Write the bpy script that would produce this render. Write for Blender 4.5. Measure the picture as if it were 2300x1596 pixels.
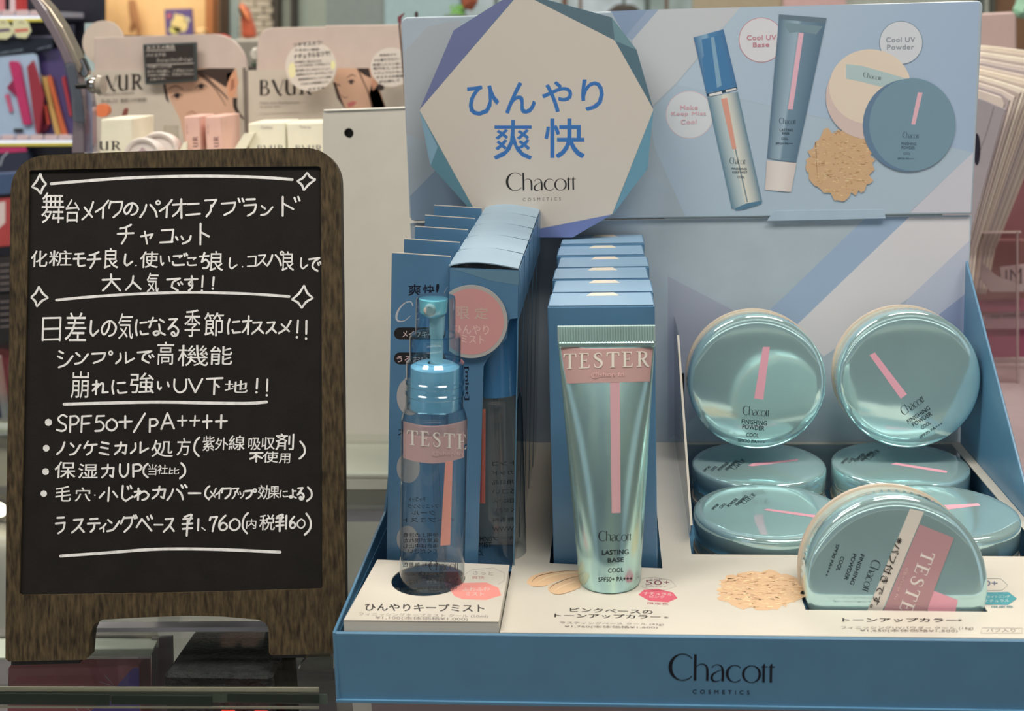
import bpy, bmesh, math, random
from mathutils import Vector, Matrix
from mathutils.bvhtree import BVHTree
from mathutils.geometry import tessellate_polygon
random.seed(4)
S = bpy.context.scene
COL = S.collection
for o in list(bpy.data.objects): bpy.data.objects.remove(o)
# ------------------------------------------------------------------ camera
PSI, PIT, ROL, FOC, PPY = .0839, .154, -.0289, 2717., 513.
CAM = Vector((0, 0, .284)); NY = Vector((0, 1, 0))
FW = Vector((-math.sin(PSI)*math.cos(PIT), math.cos(PSI)*math.cos(PIT), -math.sin(PIT)))
_r = Vector((math.cos(PSI), math.sin(PSI), 0)); _u = _r.cross(FW)
RT = math.cos(ROL)*_r + math.sin(ROL)*_u; UP = -math.sin(ROL)*_r + math.cos(ROL)*_u
cd = bpy.data.cameras.new('camera'); cam = bpy.data.objects.new('camera', cd); COL.objects.link(cam)
cd.sensor_width = 36; cd.lens = FOC/2300*36; cd.shift_y = -(798-PPY)/2300; cd.clip_start = .01
cam.matrix_world = Matrix(((RT.x, UP.x, -FW.x, CAM.x), (RT.y, UP.y, -FW.y, CAM.y), (RT.z, UP.z, -FW.z, CAM.z), (0, 0, 0, 1)))
cd.dof.use_dof = True; cd.dof.focus_distance = .62; cd.dof.aperture_fstop = 12.0
S.camera = cam
S.cycles.transparent_max_bounces = 48
# ------------------------------------------------------------------ view, world, lights
S.view_settings.view_transform = 'Standard'; S.view_settings.look = 'None'; S.view_settings.gamma = 1
S.view_settings.use_curve_mapping = False; S.view_settings.exposure = 0.17
W = bpy.data.worlds.new('world'); S.world = W; W.use_nodes = True
W.node_tree.nodes['Background'].inputs[0].default_value = (.80, .86, .95, 1)
W.node_tree.nodes['Background'].inputs[1].default_value = .44
def area(name, loc, sx, sy, power, col, rot=(0, 0, 0)):
    l = bpy.data.lights.new(name, 'AREA'); l.shape = 'RECTANGLE'; l.size = sx; l.size_y = sy; l.energy = power; l.color = col
    o = bpy.data.objects.new(name, l); o.location = loc; o.rotation_euler = rot; COL.objects.link(o); return o
LAMPS = [(-1.0, .1), (.55, .1), (-1.0, 1.9), (.55, 1.9)]
for i, (x, y) in enumerate(LAMPS):
    area('ceiling_light_lamp', (x, y, 1.63), 1.1, .34, 14 if y < 1 else 12, (1, .925, .82))
# ------------------------------------------------------------------ materials
def lin(c): c = c/255; return c/12.92 if c <= .04045 else ((c+.055)/1.055)**2.4
def C(r, g, b, k=1.0):
    v = [lin(q)*k for q in (r, g, b)]; m = .3*v[0]+.59*v[1]+.11*v[2]
    return tuple(max(0, min(.88, (m*.10+q*.90)*.90)) for q in v)
def mat(name, col, rough=.5, metal=0., noise=.04, scale=60, bump=0., bscale=400, spec=.5, coat=0., emit=None, stretch=None, col2=None, crough=.05):
    m = bpy.data.materials.new(name); m.use_nodes = True; nt = m.node_tree; N = nt.nodes; L = nt.links
    b = N['Principled BSDF']; b.inputs['Roughness'].default_value = rough; b.inputs['Metallic'].default_value = metal
    b.inputs['Specular IOR Level'].default_value = spec; b.inputs['Coat Weight'].default_value = coat; b.inputs['Coat Roughness'].default_value = crough
    tc = N.new('ShaderNodeTexCoord'); mp = N.new('ShaderNodeMapping'); L.new(tc.outputs['Object'], mp.inputs[0])
    if stretch: mp.inputs['Scale'].default_value = stretch
    nz = N.new('ShaderNodeTexNoise'); nz.inputs['Scale'].default_value = scale; nz.inputs['Detail'].default_value = 4
    L.new(mp.outputs[0], nz.inputs['Vector'])
    cr = N.new('ShaderNodeValToRGB'); L.new(nz.outputs['Fac'], cr.inputs[0])
    c1 = [max(0, v*(1-noise)) for v in col]; c2 = col2 or [min(1, v*(1+noise)) for v in col]
    cr.color_ramp.elements[0].position = .3; cr.color_ramp.elements[1].position = .7
    cr.color_ramp.elements[0].color = (*c1, 1); cr.color_ramp.elements[1].color = (*c2, 1)
    L.new(cr.outputs[0], b.inputs['Base Color'])
    if bump:
        n2 = N.new('ShaderNodeTexNoise'); n2.inputs['Scale'].default_value = bscale; L.new(mp.outputs[0], n2.inputs['Vector'])
        bp = N.new('ShaderNodeBump'); bp.inputs['Strength'].default_value = bump; bp.inputs['Distance'].default_value = .001
        L.new(n2.outputs['Fac'], bp.inputs['Height']); L.new(bp.outputs[0], b.inputs['Normal'])
    if emit:
        b.inputs['Emission Color'].default_value = (*col, 1); b.inputs['Emission Strength'].default_value = emit
    return m
def clear(name, tint, rough=.02, gloss=1.0, ior=1.45, edge=None):
    m = bpy.data.materials.new(name); m.use_nodes = True; nt = m.node_tree; N = nt.nodes; L = nt.links
    for n in list(N): N.remove(n)
    out = N.new('ShaderNodeOutputMaterial'); tr = N.new('ShaderNodeBsdfTransparent'); gl = N.new('ShaderNodeBsdfGlossy')
    fr = N.new('ShaderNodeFresnel'); ge = N.new('ShaderNodeNewGeometry'); ir = N.new('ShaderNodeMapRange')
    ir.inputs['To Min'].default_value = ior; ir.inputs['To Max'].default_value = 1/ior; L.new(ge.outputs['Backfacing'], ir.inputs['Value']); L.new(ir.outputs[0], fr.inputs[0]); mx = N.new('ShaderNodeMixShader'); mu = N.new('ShaderNodeMath'); mu.operation = 'MULTIPLY'
    mu.inputs[1].default_value = gloss; mu.use_clamp = True
    nz = N.new('ShaderNodeTexNoise'); nz.inputs['Scale'].default_value = 30; rr = N.new('ShaderNodeMapRange')
    rr.inputs['To Min'].default_value = rough; rr.inputs['To Max'].default_value = rough+.03
    L.new(nz.outputs['Fac'], rr.inputs['Value']); L.new(rr.outputs[0], gl.inputs['Roughness'])
    tr.inputs[0].default_value = (*tint, 1)
    if edge:   # longer path through the wall at grazing angles
        lw = N.new('ShaderNodeLayerWeight'); lw.inputs[0].default_value = .5; pw = N.new('ShaderNodeMath'); pw.operation = 'POWER'; pw.inputs[1].default_value = 3.2
        mc = N.new('ShaderNodeMix'); mc.data_type = 'RGBA'; mc.inputs[6].default_value = (*tint, 1); mc.inputs[7].default_value = (*edge, 1)
        L.new(lw.outputs['Facing'], pw.inputs[0]); L.new(pw.outputs[0], mc.inputs[0]); L.new(mc.outputs[2], tr.inputs[0])
    L.new(fr.outputs[0], mu.inputs[0]); L.new(mu.outputs[0], mx.inputs[0]); L.new(tr.outputs[0], mx.inputs[1]); L.new(gl.outputs[0], mx.inputs[2])
    L.new(mx.outputs[0], out.inputs[0]); return m
def attr_mat(name, rough=.45, emit=0.):
    m = mat(name, (.5, .5, .5), rough); nt = m.node_tree; a = nt.nodes.new('ShaderNodeAttribute'); a.attribute_name = 'Col'
    b = nt.nodes['Principled BSDF']; nt.links.new(a.outputs['Color'], b.inputs['Base Color'])
    return m
M = {}
K = 1.5
M['print'] = attr_mat('printed_ink', .42)
M['chalk'] = mat('chalk_marker', C(235, 230, 220, 1.6), .9, noise=.15, scale=300)
M['wood'] = mat('dark_wood', C(52, 42, 27, .98), .6, noise=.3, scale=26, stretch=(26, 26, 1.0), col2=C(98, 82, 54, 1.0), bump=.3, bscale=60, spec=.3)
M['black'] = mat('blackboard', C(31, 28, 26, 1.0), .75, noise=.16, scale=90, bump=.1, bscale=900, spec=.25)
M['blackplastic'] = mat('black_plastic', C(14, 14, 16), .45)
M['header'] = mat('header_card', C(158, 174, 188, K), .34, noise=.03, coat=.25, crough=.25)
M['blue'] = mat('blue_card', C(71, 119, 152, K), .38, noise=.04, coat=.2, crough=.2)
M['blue_deep'] = mat('blue_carton_card', C(66, 109, 144, 1.6), .36, noise=.05, coat=.2, crough=.2)
M['deck'] = mat('white_card', C(208, 202, 190, 1.18), .42, noise=.02, coat=.15, crough=.3)
M['white'] = mat('white_plastic', C(196, 192, 182, 1.35), .45, noise=.02)
M['teal'] = mat('pearly_teal_lid', C(178, 216, 222, 1.4), .07, metal=.62, noise=.05, scale=25, coat=.5, crough=.02)
M['tealside'] = mat('pearly_teal_side', C(120, 168, 178, 1.0), .22, metal=.55, noise=.05, scale=25, coat=.3)
M['tube'] = mat('pearly_tube_foil', C(150, 192, 202, 1.4), .2, metal=.75, noise=.1, scale=22, stretch=(6, 6, .35), col2=C(180, 220, 210, 1.4))
M['cream'] = mat('beige_plastic', C(205, 188, 170, 1.3), .4)
M['clear'] = clear('clear_plastic', (.93, .94, .95))
M['clearblue'] = clear('clear_blue_plastic', (.80, .92, .97), .04, 1.3)
M['glass'] = clear('bottle_glass', (.93, .96, .97), .01, 1.5, edge=(.30, .42, .50))
M['shelfglass'] = clear('shelf_glass', (.93, .96, .95), .02, .8)
M['glassedge'] = mat('green_glass_edge', C(90, 108, 98), .15, noise=.2, scale=30, coat=.6)
M['chrome'] = mat('chrome', C(190, 185, 180), .12, metal=1.)
print_mats = {}
def paint(r, g, b, rough=.5, k=K, **kw):
    key = (r, g, b, rough, k, tuple(kw.items()))
    if key not in print_mats: print_mats[key] = mat('paint_%d_%d_%d' % (r, g, b), C(r, g, b, k), rough, **kw)
    return print_mats[key]
# ------------------------------------------------------------------ pixel geometry
def ray(x, y): return (x-1150)/FOC*RT - (y-PPY)/FOC*UP + FW
def hit(x, y, P, n):
    d = ray(x, y); return CAM + d*((P-CAM).dot(n)/d.dot(n))
def onz(x, y, z): return hit(x, y, Vector((0, 0, z)), Vector((0, 0, 1)))
def ony(x, y, Y): return hit(x, y, Vector((0, Y, 0)), Vector((0, 1, 0)))
def onx(x, y, X): return hit(x, y, Vector((X, 0, 0)), Vector((1, 0, 0)))
# ------------------------------------------------------------------ mesh builder
class MB:
    def __init__(s): s.v = []; s.f = []
    def add(s, vs, fs):
        k = len(s.v); s.v += [Vector(p) for p in vs]; s.f += [tuple(i+k for i in f) for f in fs]; return s
    def box(s, a, b, T=None):
        (x0, y0, z0), (x1, y1, z1) = a, b
        vs = [Vector(p) for p in ((x0, y0, z0), (x1, y0, z0), (x1, y1, z0), (x0, y1, z0), (x0, y0, z1), (x1, y0, z1), (x1, y1, z1), (x0, y1, z1))]
        if T: vs = [T @ p for p in vs]
        return s.add(vs, [(0, 3, 2, 1), (4, 5, 6, 7), (0, 1, 5, 4), (1, 2, 6, 5), (2, 3, 7, 6), (3, 0, 4, 7)])
    def plate(s, pts, off, holes=()):
        off = Vector(off); loops = [[Vector(p) for p in pts]]+[[Vector(p) for p in h] for h in holes]
        flat = [p for l in loops for p in l]; n = len(flat)
        if holes: tri = tessellate_polygon(loops)
        else: tri = [tuple(range(n))]
        fs = [tuple(t) for t in tri]+[tuple(n+i for i in reversed(t)) for t in tri]; k = 0
        for l in loops:
            m = len(l); fs += [(k+(i+1) % m, k+i, n+k+i, n+k+(i+1) % m) for i in range(m)]; k += m
        return s.add(flat+[p+off for p in flat], fs)
    def lathe(s, prof, T=None, n=48, cap=True):
        T = T or Matrix(); vs = []; fs = []; m = len(prof)
        for i in range(n):
            a = 2*math.pi*i/n
            for r, z in prof: vs.append(T @ Vector((r*math.cos(a), r*math.sin(a), z)))
        for i in range(n):
            j = (i+1) % n
            for k in range(m-1): fs.append((i*m+k, j*m+k, j*m+k+1, i*m+k+1))
        if cap:
            if prof[0][0] > 1e-6: fs.append(tuple(i*m for i in reversed(range(n))))
            if prof[-1][0] > 1e-6: fs.append(tuple(i*m+m-1 for i in range(n)))
        return s.add(vs, fs)
    def tube(s, path, r, n=10):
        path = [Vector(p) for p in path]; vs = []; fs = []; prev = None
        for i, p in enumerate(path):
            d = (path[min(i+1, len(path)-1)]-path[max(i-1, 0)]).normalized()
            a = d.orthogonal().normalized() if prev is None else (prev-d*prev.dot(d)).normalized(); prev = a; b = d.cross(a)
            rr = r[i] if isinstance(r, (list, tuple)) else r
            vs += [p+rr*(math.cos(t)*a+math.sin(t)*b) for t in [2*math.pi*j/n for j in range(n)]]
        for i in range(len(path)-1):
            for j in range(n): fs.append((i*n+j, i*n+(j+1) % n, (i+1)*n+(j+1) % n, (i+1)*n+j))
        fs += [tuple(reversed(range(n))), tuple((len(path)-1)*n+j for j in range(n))]
        return s.add(vs, fs)
    def bvh(s): return BVHTree.FromPolygons(s.v, s.f)
def world_loc(o):
    p = Vector((0, 0, 0))
    while o is not None: p += o.location; o = o.parent
    return p
def tag(o, label=None, cat=None, group=None, kind=None):
    if label: o['label'] = label
    if cat: o['category'] = cat
    if group: o['group'] = group
    if kind: o['kind'] = kind
    return o
def thing(name, label, cat, loc, group=None):
    o = bpy.data.objects.new(name, None); o.location = loc; o.empty_display_size = .02; COL.objects.link(o)
    return tag(o, label, cat, group)
def part(name, mb, m, parent=None, bevel=0, smooth=False, loc=None, label=None, seg=1):
    me = bpy.data.meshes.new(name); base = world_loc(parent) if parent else Vector(loc or (0, 0, 0))
    me.from_pydata([p-base for p in mb.v], [], mb.f); me.materials.append(M[m] if isinstance(m, str) else m)
    bm = bmesh.new(); bm.from_mesh(me)
    bmesh.ops.recalc_face_normals(bm, faces=bm.faces)
    if bevel:
        es = [e for e in bm.edges if len(e.link_faces) == 2 and e.calc_face_angle(0) > .6]
        bmesh.ops.bevel(bm, geom=es, offset=bevel, segments=seg, affect='EDGES', profile=.5)
    bm.to_mesh(me); bm.free()
    if smooth:
        for p in me.polygons: p.use_smooth = True
        try: me.set_sharp_from_angle(angle=.7)
        except Exception: pass
    o = bpy.data.objects.new(name, me); COL.objects.link(o)
    if parent: o.parent = parent
    else: o.location = base
    if label: o['label'] = label
    return o
def solo(name, label, cat, mb, m, loc, group=None, **kw):
    return tag(part(name, mb, m, None, loc=loc, **kw), label, cat, group)
def struct(name, mb, m, loc=(0, 0, 0), **kw): return tag(part(name, mb, m, None, loc=loc, **kw), kind='structure')
def copy_tree(o, parent=None):
    c = o.copy(); COL.objects.link(c)
    if parent: c.parent = parent
    for ch in list(o.children): copy_tree(ch, c)
    return c
def L4(px, P, n, t, name=None):
    n = Vector(n).normalized(); P = Vector(P)
    if n.dot(FW) < 0: n = -n
    return MB().plate([hit(x, y, P, n) for x, y in px], n*t)
def yplate(px, Y, t): return L4(px, (0, Y, 0), (0, 1, 0), t)
def arc(cx, cy, rx, ry, a0, a1, n): return [(cx+rx*math.cos(math.radians(a0+(a1-a0)*i/n)), cy-ry*math.sin(math.radians(a0+(a1-a0)*i/n))) for i in range(n+1)]
def circ(cx, cy, rx, ry=None, n=36): return arc(cx, cy, rx, ry or rx, 0, 360, n)[:-1]
def rrect(x0, y0, x1, y1, r, n=4):
    return arc(x1-r, y0+r, r, r, 0, 90, n)+arc(x0+r, y0+r, r, r, 90, 180, n)+arc(x0+r, y1-r, r, r, 180, 270, n)+arc(x1-r, y1-r, r, r, 270, 360, n)
# ------------------------------------------------------------------ lettering
_gc = {}
def glyphs(s, sp=1.):
    key = (s, sp)
    if key in _gc: return _gc[key]
    c = bpy.data.curves.new('t', 'FONT'); c.body = s; c.resolution_u = 3; c.space_character = sp
    o = bpy.data.objects.new('t', c); COL.objects.link(o)
    dg = bpy.context.evaluated_depsgraph_get(); ev = o.evaluated_get(dg); me = ev.to_mesh()
    vs = [(v.co.x, v.co.y) for v in me.vertices]; fs = [tuple(p.vertices) for p in me.polygons]
    ev.to_mesh_clear(); bpy.data.objects.remove(o); bpy.data.curves.remove(c)
    x0 = min(v[0] for v in vs); x1 = max(v[0] for v in vs); y0 = min(v[1] for v in vs); y1 = max(v[1] for v in vs)
    r = ([((x-x0)/max(1e-6, x1-x0), (y-y0)/max(1e-6, y1-y0)) for x, y in vs], fs, x1-x0, y1-y0); _gc[key] = r; return r
def stroke2(pts, w, sub=6):
    """variable width stroke -> verts, faces"""
    if not isinstance(w, (list, tuple)): w = [w]*len(pts)
    P = []; n = len(pts)
    if n > 2:
        for i in range(n-1):
            p0 = pts[max(i-1, 0)]; p1 = pts[i]; p2 = pts[i+1]; p3 = pts[min(i+2, n-1)]
            for k in range(sub):
                t = k/sub
                q = [.5*((2*p1[d])+(-p0[d]+p2[d])*t+(2*p0[d]-5*p1[d]+4*p2[d]-p3[d])*t*t+(-p0[d]+3*p1[d]-3*p2[d]+p3[d])*t**3) for d in (0, 1)]
                P.append((q[0], q[1], w[i]*(1-t)+w[i+1]*t))
        P.append((*pts[-1], w[-1]))
    else: P = [(*p, a) for p, a in zip(pts, w)]
    vs = []
    for i, (x, y, a) in enumerate(P):
        x0, y0, _ = P[max(i-1, 0)]; x1, y1, _ = P[min(i+1, len(P)-1)]
        dx, dy = x1-x0, y1-y0; l = math.hypot(dx, dy) or 1; nx, ny = -dy/l, dx/l
        vs += [(x+nx*a/2, y+ny*a/2), (x-nx*a/2, y-ny*a/2)]
    return vs, [(2*i, 2*i+1, 2*i+3, 2*i+2) for i in range(len(P)-1)]
def logo():
    """the high-contrast word on the display, as strokes (y down)"""
    V = []; F = []
    def put(r):
        k = len(V); V.extend(r[0]); F.extend([tuple(i+k for i in f) for f in r[1]])
    def ring(cx, cy, rx, ry, a0, a1, wmax, wmin):
        ps = []; ws = []
        for i in range(25):
            a = math.radians(a0+(a1-a0)*i/24); ps.append((cx+rx*math.cos(a), cy-ry*math.sin(a))); ws.append(wmin+(wmax-wmin)*abs(math.cos(a))**1.6 if math.cos(a) < 0 or a1-a0 > 350 else wmin+3)
        put(stroke2(ps, ws, 2))
    ring(795, 365, 128, 134, 42, 318, 40, 7)
    put(([(910, 232), (938, 232), (938, 500), (910, 500)], [(0, 1, 2, 3)]))
    put(stroke2([(937, 362), (960, 338), (1000, 330), (1038, 350), (1050, 400), (1050, 502)], [4, 7, 9, 18, 27, 27]))
    put(stroke2([(1097, 365), (1118, 343), (1152, 335), (1192, 350), (1210, 400), (1210, 505)], [12, 6, 7, 16, 27, 27]))
    put(stroke2([(1205, 385), (1150, 405), (1105, 440), (1096, 480), (1125, 506), (1165, 502), (1205, 478)], [5, 8, 22, 28, 14, 6, 5]))
    ring(1335, 425, 80, 86, 42, 318, 30, 6)
    ring(1507, 428, 86, 86, 0, 360, 27, 6)
    for x in (1632, 1707):
        put(([(x-13, 345), (x+3, 318), (x+13, 318), (x+13, 512), (x-13, 512)], [(0, 1, 2, 3, 4)]))
        put(([(x-30, 356), (x-16, 346), (x+42, 346), (x+38, 356)], [(0, 1, 2, 3)]))
    x0, x1, y0, y1 = 648, 1748, 228, 516
    return [((x-x0)/(x1-x0), (y1-y)/(y1-y0)) for x, y in V], F
def serif(word):
    """bracketed roman capitals"""
    V = []; F = []; X = 0.
    def q(pts):
        k = len(V); V.extend([(X+x, y) for x, y in pts]); F.append(tuple(range(k, k+len(pts))))
    def s(pts, w):
        vs, fs = stroke2(pts, w); k = len(V); V.extend([(X+x, y) for x, y in vs]); F.extend([tuple(i+k for i in f) for f in fs])
    def stem(x, w=.15): q([(x, 0), (x+w, 0), (x+w, 1), (x, 1)])
    def foot(x0, x1, y): q([(x0, y), (x1, y), (x1, y+.05), (x0, y+.05)])
    for ch in word:
        if ch == 'T':
            stem(.30); foot(.2, .51, 0); q([(.02, .94), (.73, .94), (.73, 1), (.02, 1)]); q([(.02, 1), (0, .76), (.05, .74), (.10, .955)]); q([(.73, 1), (.76, .74), (.71, .74), (.66, .955)]); X += .80
        elif ch == 'E':
            stem(.1); foot(0, .3, 0); foot(0, .3, .965); q([(.1, 0), (.6, 0), (.6, .06), (.1, .06)]); q([(.1, .94), (.56, .94), (.56, 1), (.1, 1)])
            q([(.2, .48), (.45, .48), (.45, .54), (.2, .54)]); q([(.6, 0), (.64, .24), (.61, .24), (.54, .045)]); q([(.56, 1), (.58, .78), (.55, .78), (.5, .955)]); q([(.43, .39), (.46, .39), (.46, .64), (.43, .64)]); X += .76
        elif ch == 'S':
            s([(.47, .74), (.44, .9), (.28, .975), (.12, .9), (.08, .77), (.16, .64), (.32, .53), (.45, .4), (.47, .22), (.38, .07), (.24, .025), (.09, .1), (.04, .28)], [.05, .06, .06, .10, .14, .15, .16, .15, .13, .10, .06, .06, .05]); X += .66
        elif ch == 'R':
            stem(.1); foot(0, .3, 0); foot(0, .3, .965); s([(.2, .975), (.36, .975), (.53, .88), (.54, .68), (.42, .53), (.2, .5)], [.06, .07, .13, .15, .10, .06])
            s([(.34, .52), (.48, .28), (.62, .05), (.74, .01)], [.12, .15, .12, .05]); X += .86
        elif ch == 'B':
            stem(.08, .16); s([(.2, .98), (.38, .97), (.5, .86), (.48, .66), (.36, .55), (.24, .53)], [.03, .04, .1, .1, .04, .03]); s([(.24, .53), (.44, .5), (.58, .36), (.58, .18), (.42, .03), (.2, .02)], [.03, .04, .12, .13, .05, .03]); X += .74
        elif ch == 'V':
            s([(0, 1), (.34, .1)], [.17, .12]); s([(.62, 1), (.52, .62), (.36, .12)], [.05, .03, .03]); s([(.36, .04), (.52, .0)], [.12, .12]); X += .62
        elif ch == 'U':
            s([(.1, 1), (.1, .3), (.2, .06), (.36, .02), (.5, .1)], [.17, .17, .12, .05, .04]); s([(.55, 1), (.55, 0)], [.15, .15]); X += .72
        X += .10
    X1 = max(v[0] for v in V); return [(x/X1, y) for x, y in V], F
GL = {}
class Print:
    """flat print laid on a real surface: coloured faces lifted a hair off it"""
    def __init__(s, surf, P=None, n=None, gap=.00007):
        s.b = surf.bvh() if surf else None; s.v = []; s.f = []; s.c = []; s.gap = gap; s.l = 0; s.P = P; s.n = n
        if P is not None:
            s.gap = min(gap, .00018) if gap > .00007 else .000026; s.P = Vector(P); s.n = Vector(n).normalized()
            if s.n.dot(FW) > 0: s.n = -s.n
    def _hit(s, x, y, second=False):
        if s.P is not None: return hit(x, y, s.P, s.n)+s.n*s.gap*(1+s.l)
        d = ray(x, y).normalized(); h = s.b.ray_cast(CAM, d)
        if h[0] is None: return None
        if second:
            h2 = s.b.ray_cast(h[0]+d*.0008, d)
            if h2[0] is not None: h = h2
        n = h[1] if h[1].dot(d) < 0 else -h[1]
        return h[0]+n*s.gap*(1+s.l)
    def add(s, vs, fs, col, second=False):
        idx = []; cols = col if isinstance(col, list) else [col]*len(vs)
        for (x, y), c in zip(vs, cols):
            p = s._hit(x, y, second)
            if p is None: idx.append(None)
            else: idx.append(len(s.v)); s.v.append(p); s.c.append(c)
        for f in fs:
            g = [idx[i] for i in f]
            if None not in g: s.f.append(tuple(g))
        return s
    def layer(s): s.l += 1; return s
    def poly(s, pts, col): return s.add(pts, [tuple(range(len(pts)))], col)
    def grid(s, q, col, nx=8, ny=8, col2=None, col3=None):
        """quad TL TR BR BL; colour runs col -> col2 across, (col3 down)"""
        vs = []; cs = []
        for j in range(ny+1):
            for i in range(nx+1):
                u, w = i/nx, j/ny
                vs.append(tuple((q[0][d]*(1-u)+q[1][d]*u)*(1-w)+(q[3][d]*(1-u)+q[2][d]*u)*w for d in (0, 1)))
                c = col
                if callable(col): c = col(u, w)
                elif col2: c = tuple(a*(1-u)+b*u for a, b in zip(col, col2))
                cs.append(c)
        return s.add(vs, [(j*(nx+1)+i, j*(nx+1)+i+1, (j+1)*(nx+1)+i+1, (j+1)*(nx+1)+i) for j in range(ny) for i in range(nx)], cs)
    def text(s, t, a, b, h, col, off=0., sp=1., second=False, flip=False):
        """ink box: bottom-left a, bottom-right b, up-vector h (pixels)"""
        if t == 'LOGO' or t.startswith('SERIF:'):
            if t not in GL: GL[t] = logo() if t == 'LOGO' else serif(t[6:])
            vs, fs = GL[t]; l0 = s.l; P_ = [(a[0]+(b[0]-a[0])*u+h[0]*v, a[1]+(b[1]-a[1])*u+h[1]*v) for u, v in vs]
            for i, f in enumerate(fs):
                s.l = l0+.04*(i % 9); q = [P_[k] for k in f]
                if len(q) == 4:   # long quads follow curved surfaces in steps
                    m = 4; row = [((q[0][0]*(1-w_/m)+q[3][0]*w_/m, q[0][1]*(1-w_/m)+q[3][1]*w_/m), (q[1][0]*(1-w_/m)+q[2][0]*w_/m, q[1][1]*(1-w_/m)+q[2][1]*w_/m)) for w_ in range(m+1)] if t != 'LOGO' else [(q[0], q[1]), (q[3], q[2])]
                    s.add([x for r_ in row for x in r_], [(2*k, 2*k+1, 2*k+3, 2*k+2) for k in range(len(row)-1)], col)
                else: s.add(q, [tuple(range(len(q)))], col)
            s.l = l0; return s
        if t in ('LOGO',): vs, fs = GL.setdefault('LOGO', logo())
        elif t.startswith('SERIF:'): vs, fs = GL.setdefault(t, serif(t[6:]))
        else:
            v0, f0, gw, gh = glyphs(t, sp); vs, fs = v0, f0
            if off > .002:
                du, dv_ = min(.08, off/gw*.8), min(.08, off/gh*.8); l0 = s.l
                for k, (su, sv) in enumerate(((1, 1), (-1, 1), (1, -1), (-1, -1))):
                    vs = [(.5+(u-.5)*(1-2*du)+su*du, .5+(v-.5)*(1-2*dv_)+sv*dv_) for u, v in v0]
                    if flip: vs = [(1-u, v) for u, v in vs]
                    s.l = l0+.18*k; s.add([(a[0]+(b[0]-a[0])*u+h[0]*v, a[1]+(b[1]-a[1])*u+h[1]*v) for u, v in vs], f0, col, second)
                s.l = l0; return s
        if flip: vs = [(1-u, v) for u, v in vs]
        return s.add([(a[0]+(b[0]-a[0])*u+h[0]*v, a[1]+(b[1]-a[1])*u+h[1]*v) for u, v in vs], fs, col, second)
    def ch(s, t, x0, y0, x1, y1, col, off=0., shear=0.):
        return s.text(t, (x0-shear, y1), (x1-shear, y1), (shear*2, y0-y1), col, off)
    def stroke(s, pts, w, col): vs, fs = stroke2(pts, w); return s.add(vs, fs, col)
    def build(s, name, parent, m='print', label=None):
        me = bpy.data.meshes.new(name); base = world_loc(parent)
        me.from_pydata([p-base for p in s.v], [], s.f); me.materials.append(M[m])
        at = me.color_attributes.new('Col', 'FLOAT_COLOR', 'POINT')
        for i, c in enumerate(s.c): at.data[i].color = (*c[:3], 1)
        o = bpy.data.objects.new(name, me); COL.objects.link(o); o.parent = parent
        if label: o['label'] = label
        return o
# ================================================================== ROOM
def gz(y): return 0
FLOOR, CEIL = -1.05, 1.75
struct('floor', MB().box((-3.2, -2.5, FLOOR-.05), (3.2, 3.6, FLOOR)), mat('floor_tile', C(150, 145, 138), .35, noise=.08, scale=3))
struct('ceiling', MB().box((-3.2, -2.5, CEIL), (3.2, 3.6, CEIL+.05)), mat('ceiling_paint', C(170, 165, 158), .8))
struct('wall_back', MB().box((-3.2, 3.5, FLOOR), (3.2, 3.6, CEIL)), paint(128, 150, 156, .7))
struct('wall_left', MB().box((-3.3, -2.5, FLOOR), (-3.2, 3.6, CEIL)), paint(120, 116, 112, .7))
struct('wall_right', MB().box((3.2, -2.5, FLOOR), (3.3, 3.6, CEIL)), paint(120, 116, 112, .7))
lampm = mat('lamp_diffuser', (1, .93, .82), .5, emit=7.)
for i, (x, y) in enumerate(LAMPS):
    nm = ('front left', 'front right', 'rear left', 'rear right')[i]
    t = thing('ceiling_light', 'long warm white ceiling light panel, the %s one of four' % nm, 'ceiling light', (x, y, 1.70), 'ceiling lights above the shop floor')
    part('lamp_housing', MB().box((x-.60, y-.20, 1.69), (x+.60, y+.20, 1.75)), 'white', t, bevel=.004)
    part('diffuser', MB().box((x-.56, y-.17, 1.68), (x+.56, y+.17, 1.692)), lampm, t)
# ================================================================== GLASS SHELF under board and tray
SHY = .492
sh = thing('glass_shelf', 'clear glass display shelf with greenish front edge under the chalkboard and the blue tray', 'shelf', (-.2, SHY, -.006))
fr_edge = [(-.62, SHY), (-.128, SHY+.003), (-.113, SHY+.006), (-.104, SHY+.016), (-.100, .53), (-.100, 1.45), (-.62, 1.45)]
part('glass_pane', MB().plate([(x, y, -.0006) for x, y in fr_edge], (0, 0, -.0054)), 'shelfglass', sh)
part('pane_edge', MB().box((-.62, SHY-.0006, -.0056), (-.130, SHY-.0001, -.0010)), 'glassedge', sh)
# clear price-rail strips along the front edge
def strip(nm, x0, x1, y0a, y0b, mt, Y, t=.0006):
    return part(nm, yplate([(x0, y0a), (x1, y0a+2), (x1, y0b+2), (x0, y0b)], Y, t), mt, rail, bevel=.0002)
rail = thing('price_rail', 'clear plastic price rail with dark green tape clipped on the glass shelf edge', 'price rail', (-.2, SHY-.004, -.012))
railc = clear('rail_plastic', (.95, .96, .94), .06, .9)
strip('rail_face', -60, 496, 1538, 1590, railc, SHY-.0020)
strip('rail_face', 499, 716, 1540, 1588, railc, SHY-.0020)
tape = paint(30, 48, 42, .35); railb = paint(150, 148, 134, .3, coat=.4)
strip('rail_band', -60, 716, 1541, 1552, railb, SHY-.0010, .0003); strip('rail_band', -60, 716, 1584, 1590, railb, SHY-.0010, .0003)
strip('green_tape', -60, 246, 1556, 1582, tape, SHY-.0012, .0004)
strip('green_tape', 249, 476, 1560, 1582, tape, SHY-.0012, .0004)
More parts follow.
